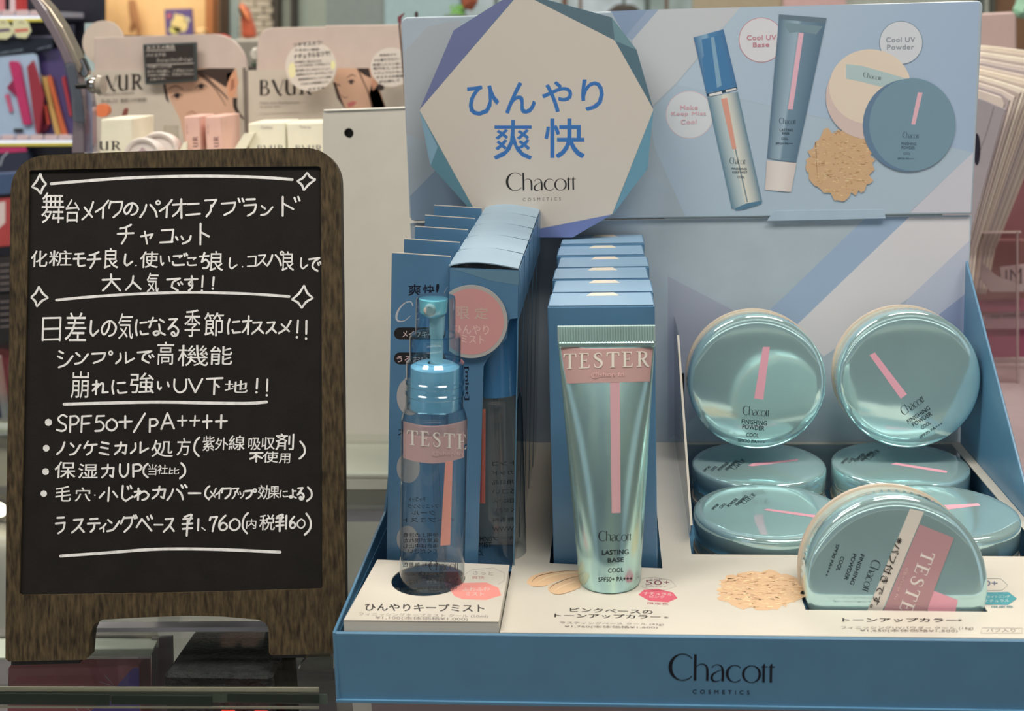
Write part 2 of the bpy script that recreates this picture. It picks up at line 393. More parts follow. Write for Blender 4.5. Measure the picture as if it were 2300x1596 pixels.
strip('green_tape', 510, 716, 1556, 1577, tape, SHY-.0012, .0004)
part('rail_lip', MB().box((-.62, SHY-.0024, -.0004), (-.134, SHY+.0020, .0003)), railc, rail)
# lower shelf that carries the tray's right part
struct('trim_1', MB().box((-.112, .50, -.030), (.60, 1.3, -.0022)), paint(150, 134, 138, .3, coat=.3))
solo('tray_runner', 'black plastic runner strip under the front edge of the blue tray', 'runner', MB().box((-.10, .489, -.0022), (.24, .50, -.0004)), 'blackplastic', (.05, .49, -.002))
# ---- things lying under the glass on the lower level
low = struct('trim_2', MB().box((-.70, .40, -.135), (-.112, 1.3, -.125)), paint(110, 106, 104, .4))
ZC = -.0085
yc0 = onz(200, 1475, ZC).y
def zp(q, z): return [onz(x, y, z) for x, y in q]
t = thing('acrylic_case', 'clear acrylic case holding a red and violet printed carton under the glass shelf', 'case', (-.31, yc0, -.06))
part('case_lid', MB().plate(zp([(-90, 1430), (357, 1428), (337, 1474), (-90, 1477)], ZC), (0, 0, -.001)), paint(226, 214, 200, .3), t)
part('case_wall', yplate([(-90, 1478), (337, 1475), (341, 1640), (-90, 1640)], yc0, .001), clear('case_plastic', (.86, .82, .87), .05, 1.2), t)
part('case_side', yplate([(340, 1432), (386, 1430), (390, 1640), (342, 1640)], yc0+.018, .002), paint(122, 112, 120, .3), t)
part('case_lip', MB().plate(zp([(-90, 1409), (352, 1409), (357, 1426), (-90, 1427)], ZC+.0015), (0, 0, -.001)), paint(132, 122, 120, .25), t)
solo_c = thing('printed_carton', 'red carton with violet corner and fine white lines inside the clear case', 'carton', (-.29, yc0+.004, -.06))
cm = yplate([(18, 1498), (313, 1494), (318, 1660), (14, 1660)], yc0+.004, .016); co = part('carton_body', cm, paint(196, 112, 116, .5), solo_c, bevel=.0006)
pr = Print(cm, (0, yc0+.004, 0), NY)
pr.poly([(262, 1540), (298, 1500), (312, 1498), (315, 1600), (200, 1600)], C(112, 102, 196, K)).layer()
for a, b in (((222, 1530), (262, 1542)), ((236, 1516), (254, 1536)), ((165, 1585), (178, 1597)), ((190, 1585), (204, 1597))): pr.stroke([a, b], 1.6, C(225, 210, 215, 1.4))
pr.build('printed_pattern', co)
pm = mat('rough_black_foam', C(30, 29, 32, 1.5), .7, noise=.6, scale=220, bump=1., bscale=500)
def zbox(px0, px1, ya, yb, z0, z1):
    a = onz(px0, ya, z1); b = onz(px1, ya, z1); y1 = onz(px0, yb, z1).y
    return MB().box((a.x, a.y, z0), (b.x, y1, z1))
solo('black_foam_block', 'rough black foam block under the glass between the board feet', 'foam block', zbox(366, 612, 1512, 1411, -.07, ZC), pm, onz(500, 1512, -.07), bevel=.002)
solo('dark_case', 'smoky clear box under the glass beside the tray', 'case', zbox(614, 752, 1508, 1430, -.07, ZC), clear('smoke_plastic', (.42, .42, .45), .1, 1.2), onz(680, 1508, -.07), bevel=.001)
solo('pale_strip', 'pale acrylic strip lying on the glass behind the gap between the board feet', 'strip', MB().plate(zp([(150, 1397), (630, 1394), (630, 1408), (150, 1410)], .0022), (0, 0, -.0022)), paint(168, 168, 178, .2, coat=.5), onz(400, 1408, 0))  # pale band on the glass, laid in as a thin opaque plate
for i, (x0, x1, c) in enumerate(((398, 458, (205, 40, 34)), (478, 540, (200, 42, 36)))):
    a = ony(x0, 1560, .475).x; b = ony(x1, 1560, .475).x
    solo('red_package', '%s red package seen below the shelf rail' % ('left-hand' if i == 0 else 'right-hand'), 'package', MB().box((a, .505, -.110), (b, .540, -.0265)), paint(*c, .35), (a, .505, -.11), 'red packages below the rail', bevel=.003)
t = thing('acrylic_stopper', 'small clear acrylic block on the glass between board and tray', 'acrylic block', (-.13, .515, .002))
part('block_body', yplate([(668, 1500), (690, 1476), (748, 1474), (748, 1506), (672, 1508)], .5125, .006), clear('stopper', (.82, .84, .82), .03, 2.), t, bevel=.0006)
# ================================================================== BLUE COUNTER DISPLAY
XL, XR, YF, YB, ZT = -.1240, .2120, .4834, .735, .0324
disp = thing('counter_display', 'pale blue cardboard counter display tray with printed back panel and product cut-outs', 'counter display', ((XL+XR)/2, YF, 0))
part('base_panel', MB().box((XL, YF, 0), (XR, YB, .0012)), 'blue', disp)
fm = MB().plate([(XL+.0005, YF+.0012, 0), (XR, YF+.0012, 0), (XR, YF+.0006, ZT), (XL, YF+.0006, ZT)], (0, .0018, 0))
fp = part('front_panel', fm, 'blue', disp, bevel=.0005)
ink = C(14, 18, 34)
p = Print(fm)
p.text('LOGO', (1500.9, 1530), (1740, 1533), (1, -63), ink)
p.text('COSMETICS', (1555.7, 1556.5), (1683.3, 1558.7), (0, -9), C(24, 32, 52), .004, 1.9)
p.build('logo_lettering', fp, label='dark navy logo and the word COSMETICS below it')
for sx in (XL, XR-.0014):
    part('side_panel', MB().plate([(sx, YF+.0005, 0), (sx, YF+.0005, ZT+.0003), (sx, .606, .0380), (sx, YB-.002, .1460), (sx, YB-.002, 0)], (.0014, 0, 0)), 'blue', disp, bevel=.0003)
# lower back panel
P0 = Vector((0, YB, 0)); NY = Vector((0, 1, 0))
a = ony(921, 500, YB); b = ony(2183, 483, YB)
lm = MB().plate([(XL, YB, 0), (XR, YB, 0), b, a], (0, .0015, 0))
lp = part('back_panel', lm, 'header', disp, bevel=.0004)
p = Print(lm, P0, NY)
blu = C(146, 168, 196, K); lil = C(178, 178, 190, K); gry = C(160, 166, 182, K)
p.poly([(1945, 488), (2042, 487), (1786, 733), (1730, 760), (1700, 724)], C(140, 164, 194, K))
p.poly([(2042, 487), (2178, 487), (2177, 540), (2040, 670), (1850, 800), (1786, 733)], C(196, 196, 204, K))
p.poly([(2040, 670), (2177, 540), (2174, 655), (2085, 725), (1950, 820)], C(172, 180, 200, K))
p.poly([(2174, 655), (2170, 780), (2085, 725)], C(134, 150, 186, K))
p.poly([(1500, 620), (1700, 724), (1600, 900), (1500, 990)], C(150, 158, 178, K))
p.build('printed_facets', lp)
# upper back panel (a hollow card box folded from one sheet)
PU = Vector((0, .7330, .177)); NU = Vector((0, 1, .03)).normalized()
um = L4(arc(915, 53, 14, 14, 180, 90, 4)+arc(2196, 14, 12, 12, 90, 0, 4)+[(2184, 476), (2180, 481), (930, 497), (920, 488)], PU, NU, .0035)
upn = part('upper_panel', um, 'header', disp, bevel=.0008, seg=2)
part('panel_tab', L4([(1722, 496), (1736, 477), (1744, 473), (1984, 470), (1990, 490)], PU-Vector((0, .00022, 0)), NU, .0002), paint(158, 180, 202, .4), disp)
p = Print(um, PU, NU)
p.poly([(905, 120), (960, 60), (1030, 45), (1075, 150), (985, 330), (912, 300)], C(160, 168, 178, K))
p.poly([(921, 440), (985, 375), (1075, 480), (1070, 492), (924, 494)], C(126, 152, 178, K))
p.poly([(985, 375), (1010, 350), (1090, 480), (1075, 490)], C(160, 158, 160, K))
p.poly([(1372, 25), (1455, 22), (1405, 82)], C(128, 150, 182, K)); p.poly([(1455, 22), (1480, 21), (1420, 90), (1405, 82)], C(140, 160, 188, K))
p.poly([(1480, 21), (1663, 16), (1520, 185), (1452, 250), (1420, 90)], C(182, 188, 196, K))
bl2 = C(150, 173, 200, K); bl3 = C(164, 185, 204, K)
p.grid([(1663, 16), (2200, 4), (2186, 342), (1520, 190)], bl3, 8, 6, C(150, 174, 204, K))
p.poly([(1520, 190), (1700, 232), (1960, 292), (2186, 342), (2042, 478), (1540, 486), (1470, 330), (1460, 250)], C(160, 181, 200, K))
p.poly([(2186, 342), (2180, 476), (2042, 477)], C(188, 190, 204, K))
p.layer()
A = lambda x, y: (1460+x/3.325, 20+y/3.325)
B = lambda x, y: (1780+x/3.325, 20+y/3.325)
def AP(*l, f=A): return [f(*q) for q in l]
def disc(c, r, fill, rim, f):
    cx, cy = f(*c); rr = r/3.325; p.poly(circ(cx, cy, rr+.9), rim); p.layer(); p.poly(circ(cx, cy, rr-.6), fill); p.layer()
disc((295, 790), 175, C(196, 203, 210, K), C(200, 178, 190, K), A)
disc((830, 232), 165, C(202, 204, 212, K), C(188, 128, 144, K), A)
disc((810, 252), 160, C(196, 202, 214, K), C(112, 138, 160, K), B)
pk1 = C(204, 162, 174, K); pk2 = C(190, 124, 140, K); g3 = C(132, 144, 156, K)
for f, col, rows in ((A, pk1, (('Make', 225, 357, 755, 35), ('Keep Mist', 158, 418, 806, 38), ('Cool', 230, 348, 861, 35))), (A, pk2, (('Cool UV', 722, 942, 233, 37), ('Base', 768, 890, 286, 36))), (B, g3, (('Cool UV', 698, 915, 250, 38), ('Powder', 705, 908, 306, 38)))):
    for s_, x0, x1, y, h in rows: p.text(s_, f(x0, y), f(x1, y-3), (0, -h/3.325), col, .02, 1.1)
p.layer()
# printed mist bottle
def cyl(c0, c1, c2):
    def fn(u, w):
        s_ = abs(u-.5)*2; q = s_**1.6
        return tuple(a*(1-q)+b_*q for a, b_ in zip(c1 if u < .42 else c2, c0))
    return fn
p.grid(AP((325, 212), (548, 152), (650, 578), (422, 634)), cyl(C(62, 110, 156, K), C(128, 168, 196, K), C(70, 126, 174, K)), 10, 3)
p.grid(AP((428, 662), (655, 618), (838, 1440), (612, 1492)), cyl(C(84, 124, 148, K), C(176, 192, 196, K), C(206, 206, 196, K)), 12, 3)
p.layer()
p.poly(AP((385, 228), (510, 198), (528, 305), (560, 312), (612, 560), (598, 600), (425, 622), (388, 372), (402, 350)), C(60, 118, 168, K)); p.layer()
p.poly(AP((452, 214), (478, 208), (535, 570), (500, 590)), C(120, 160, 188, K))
p.poly(AP((422, 634), (650, 582), (652, 600), (424, 652)), C(30, 60, 84, K)); p.layer(); p.poly(AP((440, 636), (535, 614), (537, 634), (445, 652)), C(214, 216, 212, K)); p.poly(AP((565, 605), (642, 590), (644, 600), (568, 622)), C(214, 216, 212, K))
p.poly(AP((530, 672), (575, 664), (645, 1044), (615, 1048)), C(208, 146, 130, K)); p.poly(AP((632, 1046), (642, 1046), (732, 1440), (722, 1442)), C(120, 140, 150, K))
p.poly(AP((630, 1490), (720, 1450), (836, 1430), (830, 1455), (700, 1495), (640, 1502)), C(76, 120, 148, K)); p.layer()
def block(f, rows, col):
    for s_, x0, x1, y, h in rows: p.text(s_, f(x0, y), f(x1, y+2), (0, -h/3.325), col, .01)
dk = C(44, 62, 78, K)
block(A, (('LOGO', 594, 712, 1158, 50), ('FINISHING', 610, 722, 1200, 16), ('KEEP MIST', 615, 727, 1226, 16), ('COOL', 652, 708, 1262, 16)), dk)
# printed tube
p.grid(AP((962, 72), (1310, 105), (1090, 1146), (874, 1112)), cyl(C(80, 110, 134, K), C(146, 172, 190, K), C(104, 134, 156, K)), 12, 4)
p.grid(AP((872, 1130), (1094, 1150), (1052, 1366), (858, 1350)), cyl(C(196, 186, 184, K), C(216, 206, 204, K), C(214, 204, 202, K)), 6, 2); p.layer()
p.poly(AP((962, 40), (1318, 68), (1310, 108), (960, 76)), C(96, 118, 134, K)); p.poly(AP((990, 100), (1290, 130), (1240, 190), (1130, 170), (1040, 180)), C(112, 140, 154, K)); p.layer()
p.poly(AP((1110, 178), (1147, 180), (1065, 750), (1028, 748)), C(216, 168, 186, K)); p.layer()
block(A, (('LOGO', 964, 1088, 858, 46), ('LASTING', 968, 1068, 912, 20), ('BASE', 985, 1040, 936, 18), ('COOL', 980, 1032, 975, 16), ('SPF50+ PA+++', 938, 1066, 1012, 18)), dk)
# printed powder heap, puff jar, lid
def blob(cx, cy, rx, ry, n, jag, seed):
    rnd = random.Random(seed); return [(cx+rx*math.cos(a)*(1+rnd.uniform(-jag, jag)), cy+ry*math.sin(a)*(1+rnd.uniform(-jag, jag))) for a in [2*math.pi*i/n for i in range(n)]]
def heap(pr_, cx, cy, rx, ry, seed, sx=1., sy=.35, n=240):
    rnd = random.Random(seed); pr_.poly(blob(cx, cy, rx, ry, 60, .12, seed), C(198, 162, 124, K)); pr_.layer()
    for i in range(n):
        a = rnd.uniform(0, 6.283); q = math.sqrt(rnd.random())*.93; x = cx+rx*q*math.cos(a); y = cy+ry*q*math.sin(a)
        c = rnd.choice([(228, 190, 146), (186, 142, 98), (216, 178, 132), (170, 130, 92)]); l = rnd.uniform(3, 9)*sx; w_ = rnd.uniform(1.2, 3.2)*sy*2
        pr_.stroke([(x-l/2, y+rnd.uniform(-1, 1)), (x+l/2, y+rnd.uniform(-1.5, 1.5))], w_, C(*c, K))
    pr_.layer()
cx, cy = B(365, 1150); heap(p, cx, cy, 74, 78, 3)
cx, cy = B(560, 655); p.poly(circ(cx, cy, 94, 95), C(200, 180, 176, K)); p.layer()
cx, cy = B(578, 580); p.poly(circ(cx, cy, 92, 84), C(216, 198, 182, K)); p.layer()
p.poly(AP((400, 412), (520, 425), (800, 505), (860, 530), (660, 580), (520, 545), (400, 520), f=B), C(164, 188, 192, K)); p.layer()
p.text('LOGO', B(525, 510), B(660, 535), (1, -12), dk)
cx, cy = B(865, 868); p.poly(circ(cx, cy, 103, 104), C(92, 122, 152, K)); p.layer()
cx, cy = B(893, 862); p.poly(circ(cx, cy, 97, 104), C(108, 142, 162, K)); p.layer()
p.poly(AP((935, 622), (970, 625), (915, 862), (885, 860), f=B), C(216, 168, 182, K))
block(B, (('LOGO', 820, 942, 965, 48), ('FINISHING', 812, 922, 1016, 22), ('POWDER', 812, 912, 1046, 22), ('COOL', 826, 878, 1086, 16), ('SPF30 PA+++', 784, 908, 1124, 15)), dk)
p.build('printed_artwork', upn, label='printed mist bottle, tube, powder jar and three round captions')
# badge
PB = Vector((0, .716, .2)); bo = [(1150, -14), (1019, 68), (942, 247), (967, 372), (1075, 491), (1120, 521), (1195, 533), (1286, 533), (1377, 481), (1454, 379), (1468, 246), (1430, 112), (1374, 39), (1180, -14)]
bmb = L4(bo, PB, NY, .0012); bd = part('badge', bmb, paint(84, 122, 138, .45), disp, label='faceted cardboard badge with large blue lettering')
p = Print(bmb, PB, NY)
for q, c in (([(1150, -13), (1163, -13), (942, 247), (1019, 68)], (96, 106, 148)), ([(942, 247), (983, 330), (967, 372)], (112, 150, 172)), ([(983, 330), (1076, 489), (967, 372)], (78, 122, 140)),
             ([(1168, -13), (1180, -13), (1374, 39), (1381, 91)], (78, 104, 118)), ([(1374, 39), (1430, 112), (1381, 91)], (98, 134, 146)), ([(1381, 91), (1430, 112), (1468, 246)], (74, 104, 120)),
             ([(1468, 246), (1454, 379), (1377, 481)], (88, 138, 162)), ([(1198, 516), (1375, 481), (1286, 533), (1195, 533)], (98, 114, 168)), ([(1076, 489), (1198, 516), (1195, 533), (1120, 521)], (88, 128, 160))): p.poly(q, C(*c, K))
p.layer()
p.poly([(1165, -13), (942, 247), (1076, 489), (1198, 516), (1375, 481), (1468, 246), (1381, 91), (1175, -13)], C(186, 179, 170, K)); p.layer()
H = lambda x, y: (900+x/2.85, y/2.85)
bl = C(42, 104, 172, K)
for c, x0, y0, x1, y1 in (('ひ', 425, 545, 630, 740), ('ん', 670, 525, 865, 728), ('や', 905, 520, 1098, 718), ('り', 1155, 508, 1300, 710), ('爽', 595, 768, 842, 1022), ('快', 920, 758, 1178, 1012)):
    q0 = H(x0, y0); q1 = H(x1, y1); p.ch(c, *q0, *q1, bl, .014 if c not in '爽' else .006)
p.text('LOGO', (1136.8, 431), (1293.7, 426.5), (-1, -43), C(24, 22, 26, 1.3)); p.text('COSMETICS', (1174.4, 451.5), (1259.6, 450), (0, -7.5), C(96, 92, 92, K), .004, 1.9)
p.build('badge_print', bd)
# white inner card (deck) with cut-outs
dk0 = [(-.0511, YF+.0026, ZT), (XR-.0016, YF+.0026, ZT), (XR-.0016, YB-.0005, ZT), (-.0511, YB-.0005, ZT)]
hole_tube = [(-.0332, .5560), (.0212, .5510), (.0212, YB-.004), (-.0332, YB-.004)]
hole_jar = [(.0361, .5672), (.2050, .5672), (.2050, YB-.004), (.0385, YB-.004)]
hole_slot = [(.0822, .5096), (.1603, .5096), (.1603, .5415), (.0822, .5415)]
dm = MB().plate(dk0, (0, 0, -.0006), [[(x, y, ZT) for x, y in h] for h in (hole_tube, hole_jar, hole_slot)])
dp = part('inner_card', dm, 'deck', disp)
pm_ = MB(); PZ = .0368; _h = onz(965, 1303, PZ); HCX, HCY = _h.x-.0008, _h.y+.0012
hc = [(HCX+.0172*math.cos(a), HCY+.0172*math.sin(a), PZ) for a in [2*math.pi*i/40 for i in range(40)]]
po = [(-.1195, YF+.0035, PZ), (-.0516, YF+.0035, PZ), (-.0516, onz(1153, 1268, PZ).y, PZ), (-.1165, onz(845, 1256, PZ).y, PZ)]
pm_.plate(po, (0, 0, -.0006), [hc])
plp = part('platform_top', pm_, 'deck', disp)
part('platform_front', MB().box((-.1195, YF+.0035, .0012), (-.0516, YF+.0041, PZ-.0004)), 'deck', disp)
part('platform_side', MB().box((-.0522, YF+.0041, .0012), (-.0516, .5385, PZ-.0004)), 'deck', disp)
part('platform_well', MB().box((HCX-.02, HCY-.0198, .0012), (HCX+.02, HCY+.0198, .0232)), paint(96, 96, 98), disp)
part('side_lining', MB().box((XL+.0015, YF+.0026, .0012), (XL+.0019, YB-.002, .0300)), 'blue', disp)
# deck print
D1 = lambda x, y: (1160+x/5.75, 1240+y/5.75); D2 = lambda x, y: (1540+x/3.026, 1000+y/3.026)
p = Print(dm, (0, 0, ZT), (0, 0, 1))
def rows(f, rr, sc):
    for s_, a_, b_, h, c, off in rr: p.text(s_, f(*a_), f(*b_), (0, -h/sc), c, off)
tan1 = C(214, 178, 138, K); dk2 = C(52, 46, 44); g2 = C(112, 104, 98, 1.4); pkk = C(192, 78, 98, K)
p.poly([D1(*q) for q in ((830, 235), (640, 235), (450, 245), (300, 270), (190, 310), (140, 360), (135, 400), (190, 430), (260, 442), (350, 435), (400, 425), (500, 380), (650, 340), (830, 300))], C(208, 172, 132, K))
p.poly([D1(*q) for q in ((830, 300), (680, 335), (560, 375), (440, 420), (405, 450), (410, 490), (450, 530), (550, 545), (650, 525), (830, 455))], C(196, 164, 128, K)); p.layer()
p.stroke([D1(*q) for q in ((830, 232), (640, 240), (450, 265), (300, 300), (230, 340), (200, 385))], [.6, 1, 1.4, 1.6, 1.2, .5], C(110, 80, 56, K))
p.stroke([D1(*q) for q in ((830, 300), (680, 335), (560, 380), (470, 425), (430, 470))], [.6, 1.2, 1.6, 1.4, .6], C(100, 76, 54, K))
p.stroke([D1(*q) for q in ((190, 432), (260, 442), (350, 435), (400, 425))], [.5, 1, 1, .5], C(130, 96, 70, K))
p.stroke([D1(*q) for q in ((440, 515), (520, 545), (640, 527), (830, 455))], [.5, 1.2, 1.2, .8], C(124, 94, 70, K))
p.stroke([D1(*q) for q in ((250, 400), (380, 330), (560, 280), (800, 262))], [.5, 2.5, 3, 2], C(222, 190, 152, K))
p.stroke([D1(*q) for q in ((480, 500), (600, 430), (760, 375))], [.5, 2.5, 2], C(210, 182, 148, K))
hx = [D1(*q) for q in ((1615, 350), (1640, 335), (1780, 320), (1990, 360), (2065, 440), (1920, 485), (1780, 495), (1640, 455), (1615, 440))]
for i in range(len(hx)-1): p.stroke([hx[i], hx[i+1]], .7, C(150, 148, 144, 1.3))
p.poly([D1(*q) for q in ((1575, 548), (1640, 485), (1820, 470), (2020, 518), (2080, 592), (1955, 645), (1720, 628))], pkk); p.layer()
rows(D1, (('SPF', (1720, 366), (1880, 362), 20, C(170, 150, 150), 0), ('50', (1662, 415), (1880, 425), 60, C(150, 96, 104), 0), ('+', (1908, 408), (1970, 408), 40, C(150, 96, 104), 0), ('PA+++', (1672, 442), (1940, 458), 20, C(170, 150, 150), 0),
           ('ナチュラル', (1645, 545), (2015, 562), 34, C(235, 205, 205), .02), ('ピンク', (1718, 586), (1910, 592), 30, C(235, 205, 205), .02), ('限定色', (1690, 670), (1965, 684), 30, C(190, 92, 108), 0),
           ('ピンクベースの', (690, 768), (1760, 798), 54, dk2, .015), ('トーンアップカラー', (490, 842), (1860, 862), 54, dk2, .02), ('※', (1900, 852), (1965, 856), 26, g2, 0),
           ('ラスティングベース クール (42g)', (560, 928), (1900, 950), 34, g2, 0), ('¥1,760(本体価格¥1,600)', (620, 976), (1825, 992), 36, g2, .005)), 5.75)
heap(p, *D2(510, 982), 100, 44, 8, 1.6, .3, 260)
for s_, a_, b_, h, c, off in (('トーンアップカラー', (1065, 1200), (1845, 1202), 28, dk2, .02), ('※', (1848, 1196), (1878, 1196), 16, g2, 0), ('フィニッシングUVパウダー クール (16g)', (1055, 1252), (1955, 1256), 24, g2, 0),
                              ('¥1,650(本体価格¥1,500)', (1185, 1270), (1850, 1273), 22, g2, 0), ('パフ入り', (2045, 1268), (2240, 1270), 24, g2, 0)): p.text(s_, D2(*a_), D2(*b_), (0, -h/3.026), c, off)
bx = [D2(*q) for q in ((2015, 1240), (2285, 1242), (2288, 1276), (2005, 1276), (2015, 1240))]
for i in range(4): p.stroke([bx[i], bx[i+1]], .6, C(160, 156, 150))
p.poly([D2(*q) for q in ((1960, 1000), (2195, 997), (2252, 1042), (2190, 1085), (1960, 1080))], C(46, 138, 150, K)); p.layer()
bx = [D2(*q) for q in ((2020, 905), (2140, 905), (2190, 950), (2150, 985), (2020, 988))]
for i in range(4): p.stroke([bx[i], bx[i+1]], .6, C(150, 160, 165))
for s_, a_, b_, h, c in (('50+', (1990, 955), (2120, 955), 36, C(110, 120, 150)), ('ブライトニング', (2020, 1040), (2205, 1036), 18, C(214, 232, 232)), ('ナチュラル', (2030, 1068), (2200, 1064), 18, C(214, 232, 232)), ('限定色', (2078, 1106), (2226, 1104), 15, C(60, 140, 150))): p.text(s_, D2(*a_), D2(*b_), (0, -h/3.026), c, .01)
p.build('deck_print', dp)
p = Print(pm_, (0, 0, PZ), (0, 0, 1))
p.text('ひんやりキープミスト', (820, 1371), (1088, 1374), (0, -17), dk2, .018); p.text('フィニッシングキープミスト クール (50ml)', (806, 1383), (1096, 1388), (0, -8), g2)
p.text('¥1,100(本体価格¥1,000)', (843, 1391), (1051, 1395), (0, -9), g2, .005)
p.poly([(1010.7, 1323), (1041.6, 1308.6), (1092.5, 1307.5), (1119.7, 1319.5), (1126, 1336.6), (1092.5, 1346.7), (1038, 1345), (1020, 1337.6)], C(214, 132, 124, K)); p.layer()
p.text('ふわふわ', (1038, 1327), (1100, 1326), (0, -8), C(238, 208, 200), .02); p.text('ミスト', (1046, 1337), (1087, 1338), (0, -8), C(238, 208, 200), .02)
bx = [(1035, 1296), (1060, 1279), (1108, 1275), (1133, 1287), (1132, 1304), (1118, 1312)]
for i in range(5): p.stroke([bx[i], bx[i+1]], .7, C(170, 168, 164))
p.text('さっと', (1062, 1290), (1108, 1292), (0, -8), C(160, 150, 146)); p.text('爽快', (1060, 1300), (1088, 1300), (0, -7), C(196, 140, 134))
p.build('platform_print', plp)
# divider beside the jar bay
dz = onx(1553, 1178, .0368); du = onx(1523, 752, .0368)
dv = part('divider', MB().plate([(.0366, dz.y, dz.z), (.0366, du.y, du.z), (.0366, YB-.001, du.z), (.0366, YB-.001, ZT+.001), (.0366, dz.y+.01, ZT+.001)], (.0006, 0, 0)), clear('divider_plastic', (.86, .88, .92), .03, 1.2), disp)
part('divider_edge', MB().plate([(.0362, dz.y-.0006, dz.z), (.0362, du.y-.0006, du.z), (.0362, du.y+.0006, du.z), (.0362, dz.y+.0006, dz.z)], (.0012, 0, 0)), 'deck', disp, label='white folded front edge of the divider')
nt_ = [ony(x, y, YB-.0012) for x, y in ((1523, 838), (1537, 838), (1537, 918), (1523, 918))]
part('panel_slot', MB().plate(nt_, (0, .0008, 0)), 'blackplastic', disp)
# ================================================================== CARTONS AND TESTERS
# tube cartons, six deep
def lumps(t, x0, x1, y0, y1, z0, z1, first):
    T = Matrix.Translation((0, 0, 0))
    b = MB().box((x0, y0, z0), (x1, y1, z1)); body = part('carton_body', b, 'blue_deep', t, bevel=.0007, seg=2)
    part('hang_slot', MB().plate([(x0+.0180, y1-.0105, z1+.0010), (x0+.0340, y1-.0105, z1+.0010), (x0+.0315, y1-.0050, z1+.0014), (x0+.0205, y1-.0050, z1+.0014)], (0, 0, .0002)), 'deck', t, label='white slot on the carton top')
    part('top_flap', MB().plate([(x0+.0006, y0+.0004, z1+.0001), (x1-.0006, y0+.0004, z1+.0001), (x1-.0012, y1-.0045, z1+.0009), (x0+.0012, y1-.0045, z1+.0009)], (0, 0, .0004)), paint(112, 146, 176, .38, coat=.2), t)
    return b, body
order = ('foremost', 'second from the front', 'third from the front', 'fourth from the front', 'fifth from the front', 'rearmost')
jx = [0, .0007, -.0004, .0009, -.0006, .0004]; jz = [0, .0004, .0014, .0020, .0034, .0050]
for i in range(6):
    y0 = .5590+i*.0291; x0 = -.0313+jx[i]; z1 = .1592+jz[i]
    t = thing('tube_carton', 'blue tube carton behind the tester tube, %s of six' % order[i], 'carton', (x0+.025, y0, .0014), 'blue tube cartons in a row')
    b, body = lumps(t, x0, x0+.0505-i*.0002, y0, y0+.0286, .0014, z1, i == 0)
# mist cartons with side wings, five deep, leaning a little to the right
def lean(ang, piv):
    return Matrix.Translation(piv) @ Matrix.Rotation(ang, 4, 'Y') @ Matrix.Translation([-v for v in piv])
MY = .5530
def mist_carton():
    t = thing('mist_carton', 'blue mist carton with pink round sticker and bottle window, foremost of five', 'carton', (-.065, MY, .0014), 'blue mist cartons with side wings')
    fpx = [(1008, 601), (1167, 607), (1165, 714), (1146, 716), (1142, 724), (1138, 760), (1095, 806), (1086, 822), (1073, 1284), (1001, 1284)]
    fr = yplate(fpx, MY, .0006); f = part('front_card', fr, 'blue_deep', t)
    tl = ony(1008, 601, MY); tr = ony(1167, 607, MY); bl_ = ony(1001, 1284, MY); br = ony(1155, 1284, MY)
    D = Vector((0, .0325, 0)); up = Vector((0, 0, .0022))
    top = MB(); nn = 12; va = []
    for i in range(nn+1):
        u = i/nn; q_ = tl.lerp(tr, u*.985); hh_ = Vector((0, 0, .0010+.0022*math.sin(math.pi*u**.8)))
        for k_ in range(2):
            dz_ = Vector((0, 0, -.0005*k_)); va += [q_+hh_+dz_, q_+D+hh_*1.2+Vector((0, 0, .0006))+dz_]
    fa = []
    for i in range(nn): fa += [(4*i, 4*i+4, 4*i+5, 4*i+1), (4*i+2, 4*i+3, 4*i+7, 4*i+6), (4*i, 4*i+2, 4*i+6, 4*i+4), (4*i+1, 4*i+5, 4*i+7, 4*i+3)]
    fa += [(0, 1, 3, 2), (4*nn, 4*nn+2, 4*nn+3, 4*nn+1)]; top.add(va, fa)
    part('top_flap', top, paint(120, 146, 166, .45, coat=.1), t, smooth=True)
    part('left_panel', MB().plate([tl, tl+D, bl_+D, bl_], (.0005, 0, 0)), 'blue_deep', t)
    part('back_panel', MB().plate([tl+D, tr+D, br+D, bl_+D], (0, .0005, 0)), 'blue_deep', t)
    part('inner_lining', MB().plate([tl+D*.97+Vector((.001, 0, -.002)), tr+D*.97+Vector((-.001, 0, -.002)), br+D*.97, bl_+D*.97], (0, -.0003, 0)).plate([tl+Vector((.0006, .001, -.001)), tl+D*.95+Vector((.0006, 0, -.001)), bl_+D*.95+Vector((.0006, 0, .001)), bl_+Vector((.0006, .001, .001))], (.0002, 0, 0)), paint(170, 172, 172, .6), t)
    part('bottom_panel', MB().plate([bl_, br, br+D, bl_+D], (0, 0, .0005)), 'blue_deep', t)
    q = tr.lerp(br, .16)
    part('right_panel', MB().plate([tr, tr+D, q+D, q], (-.0005, 0, 0)), 'blue_deep', t)
    part('window_film', MB().plate([q, q+D, br+D, br], (-.0002, 0, 0)), clear('window_film_%d' % len(bpy.data.materials), (.80, .84, .88), .05, 2.0), t)
    part('corner_edge', MB().plate([q, br, br-Vector((.0006, 0, 0)), q-Vector((.0006, 0, 0))], (0, .0006, 0)), 'blue', t)
    w = yplate([(880, 568), (1012, 577), (1004, 1284), (868, 1284)], MY+.003, .0006); wp = part('side_wing', w, 'blue_deep', t)
    part('wing_edge', yplate([(880, 566), (1012, 575), (1012, 577), (880, 568)], MY+.003, .0006), 'deck', t)
    return t, fr, f, w, wp
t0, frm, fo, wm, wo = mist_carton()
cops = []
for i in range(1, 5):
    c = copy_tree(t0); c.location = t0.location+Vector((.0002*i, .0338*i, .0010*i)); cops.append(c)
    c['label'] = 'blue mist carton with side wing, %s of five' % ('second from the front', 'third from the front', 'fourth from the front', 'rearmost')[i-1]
p = Print(wm, (0, MY+.003, 0), NY)
nv = C(16, 22, 48)
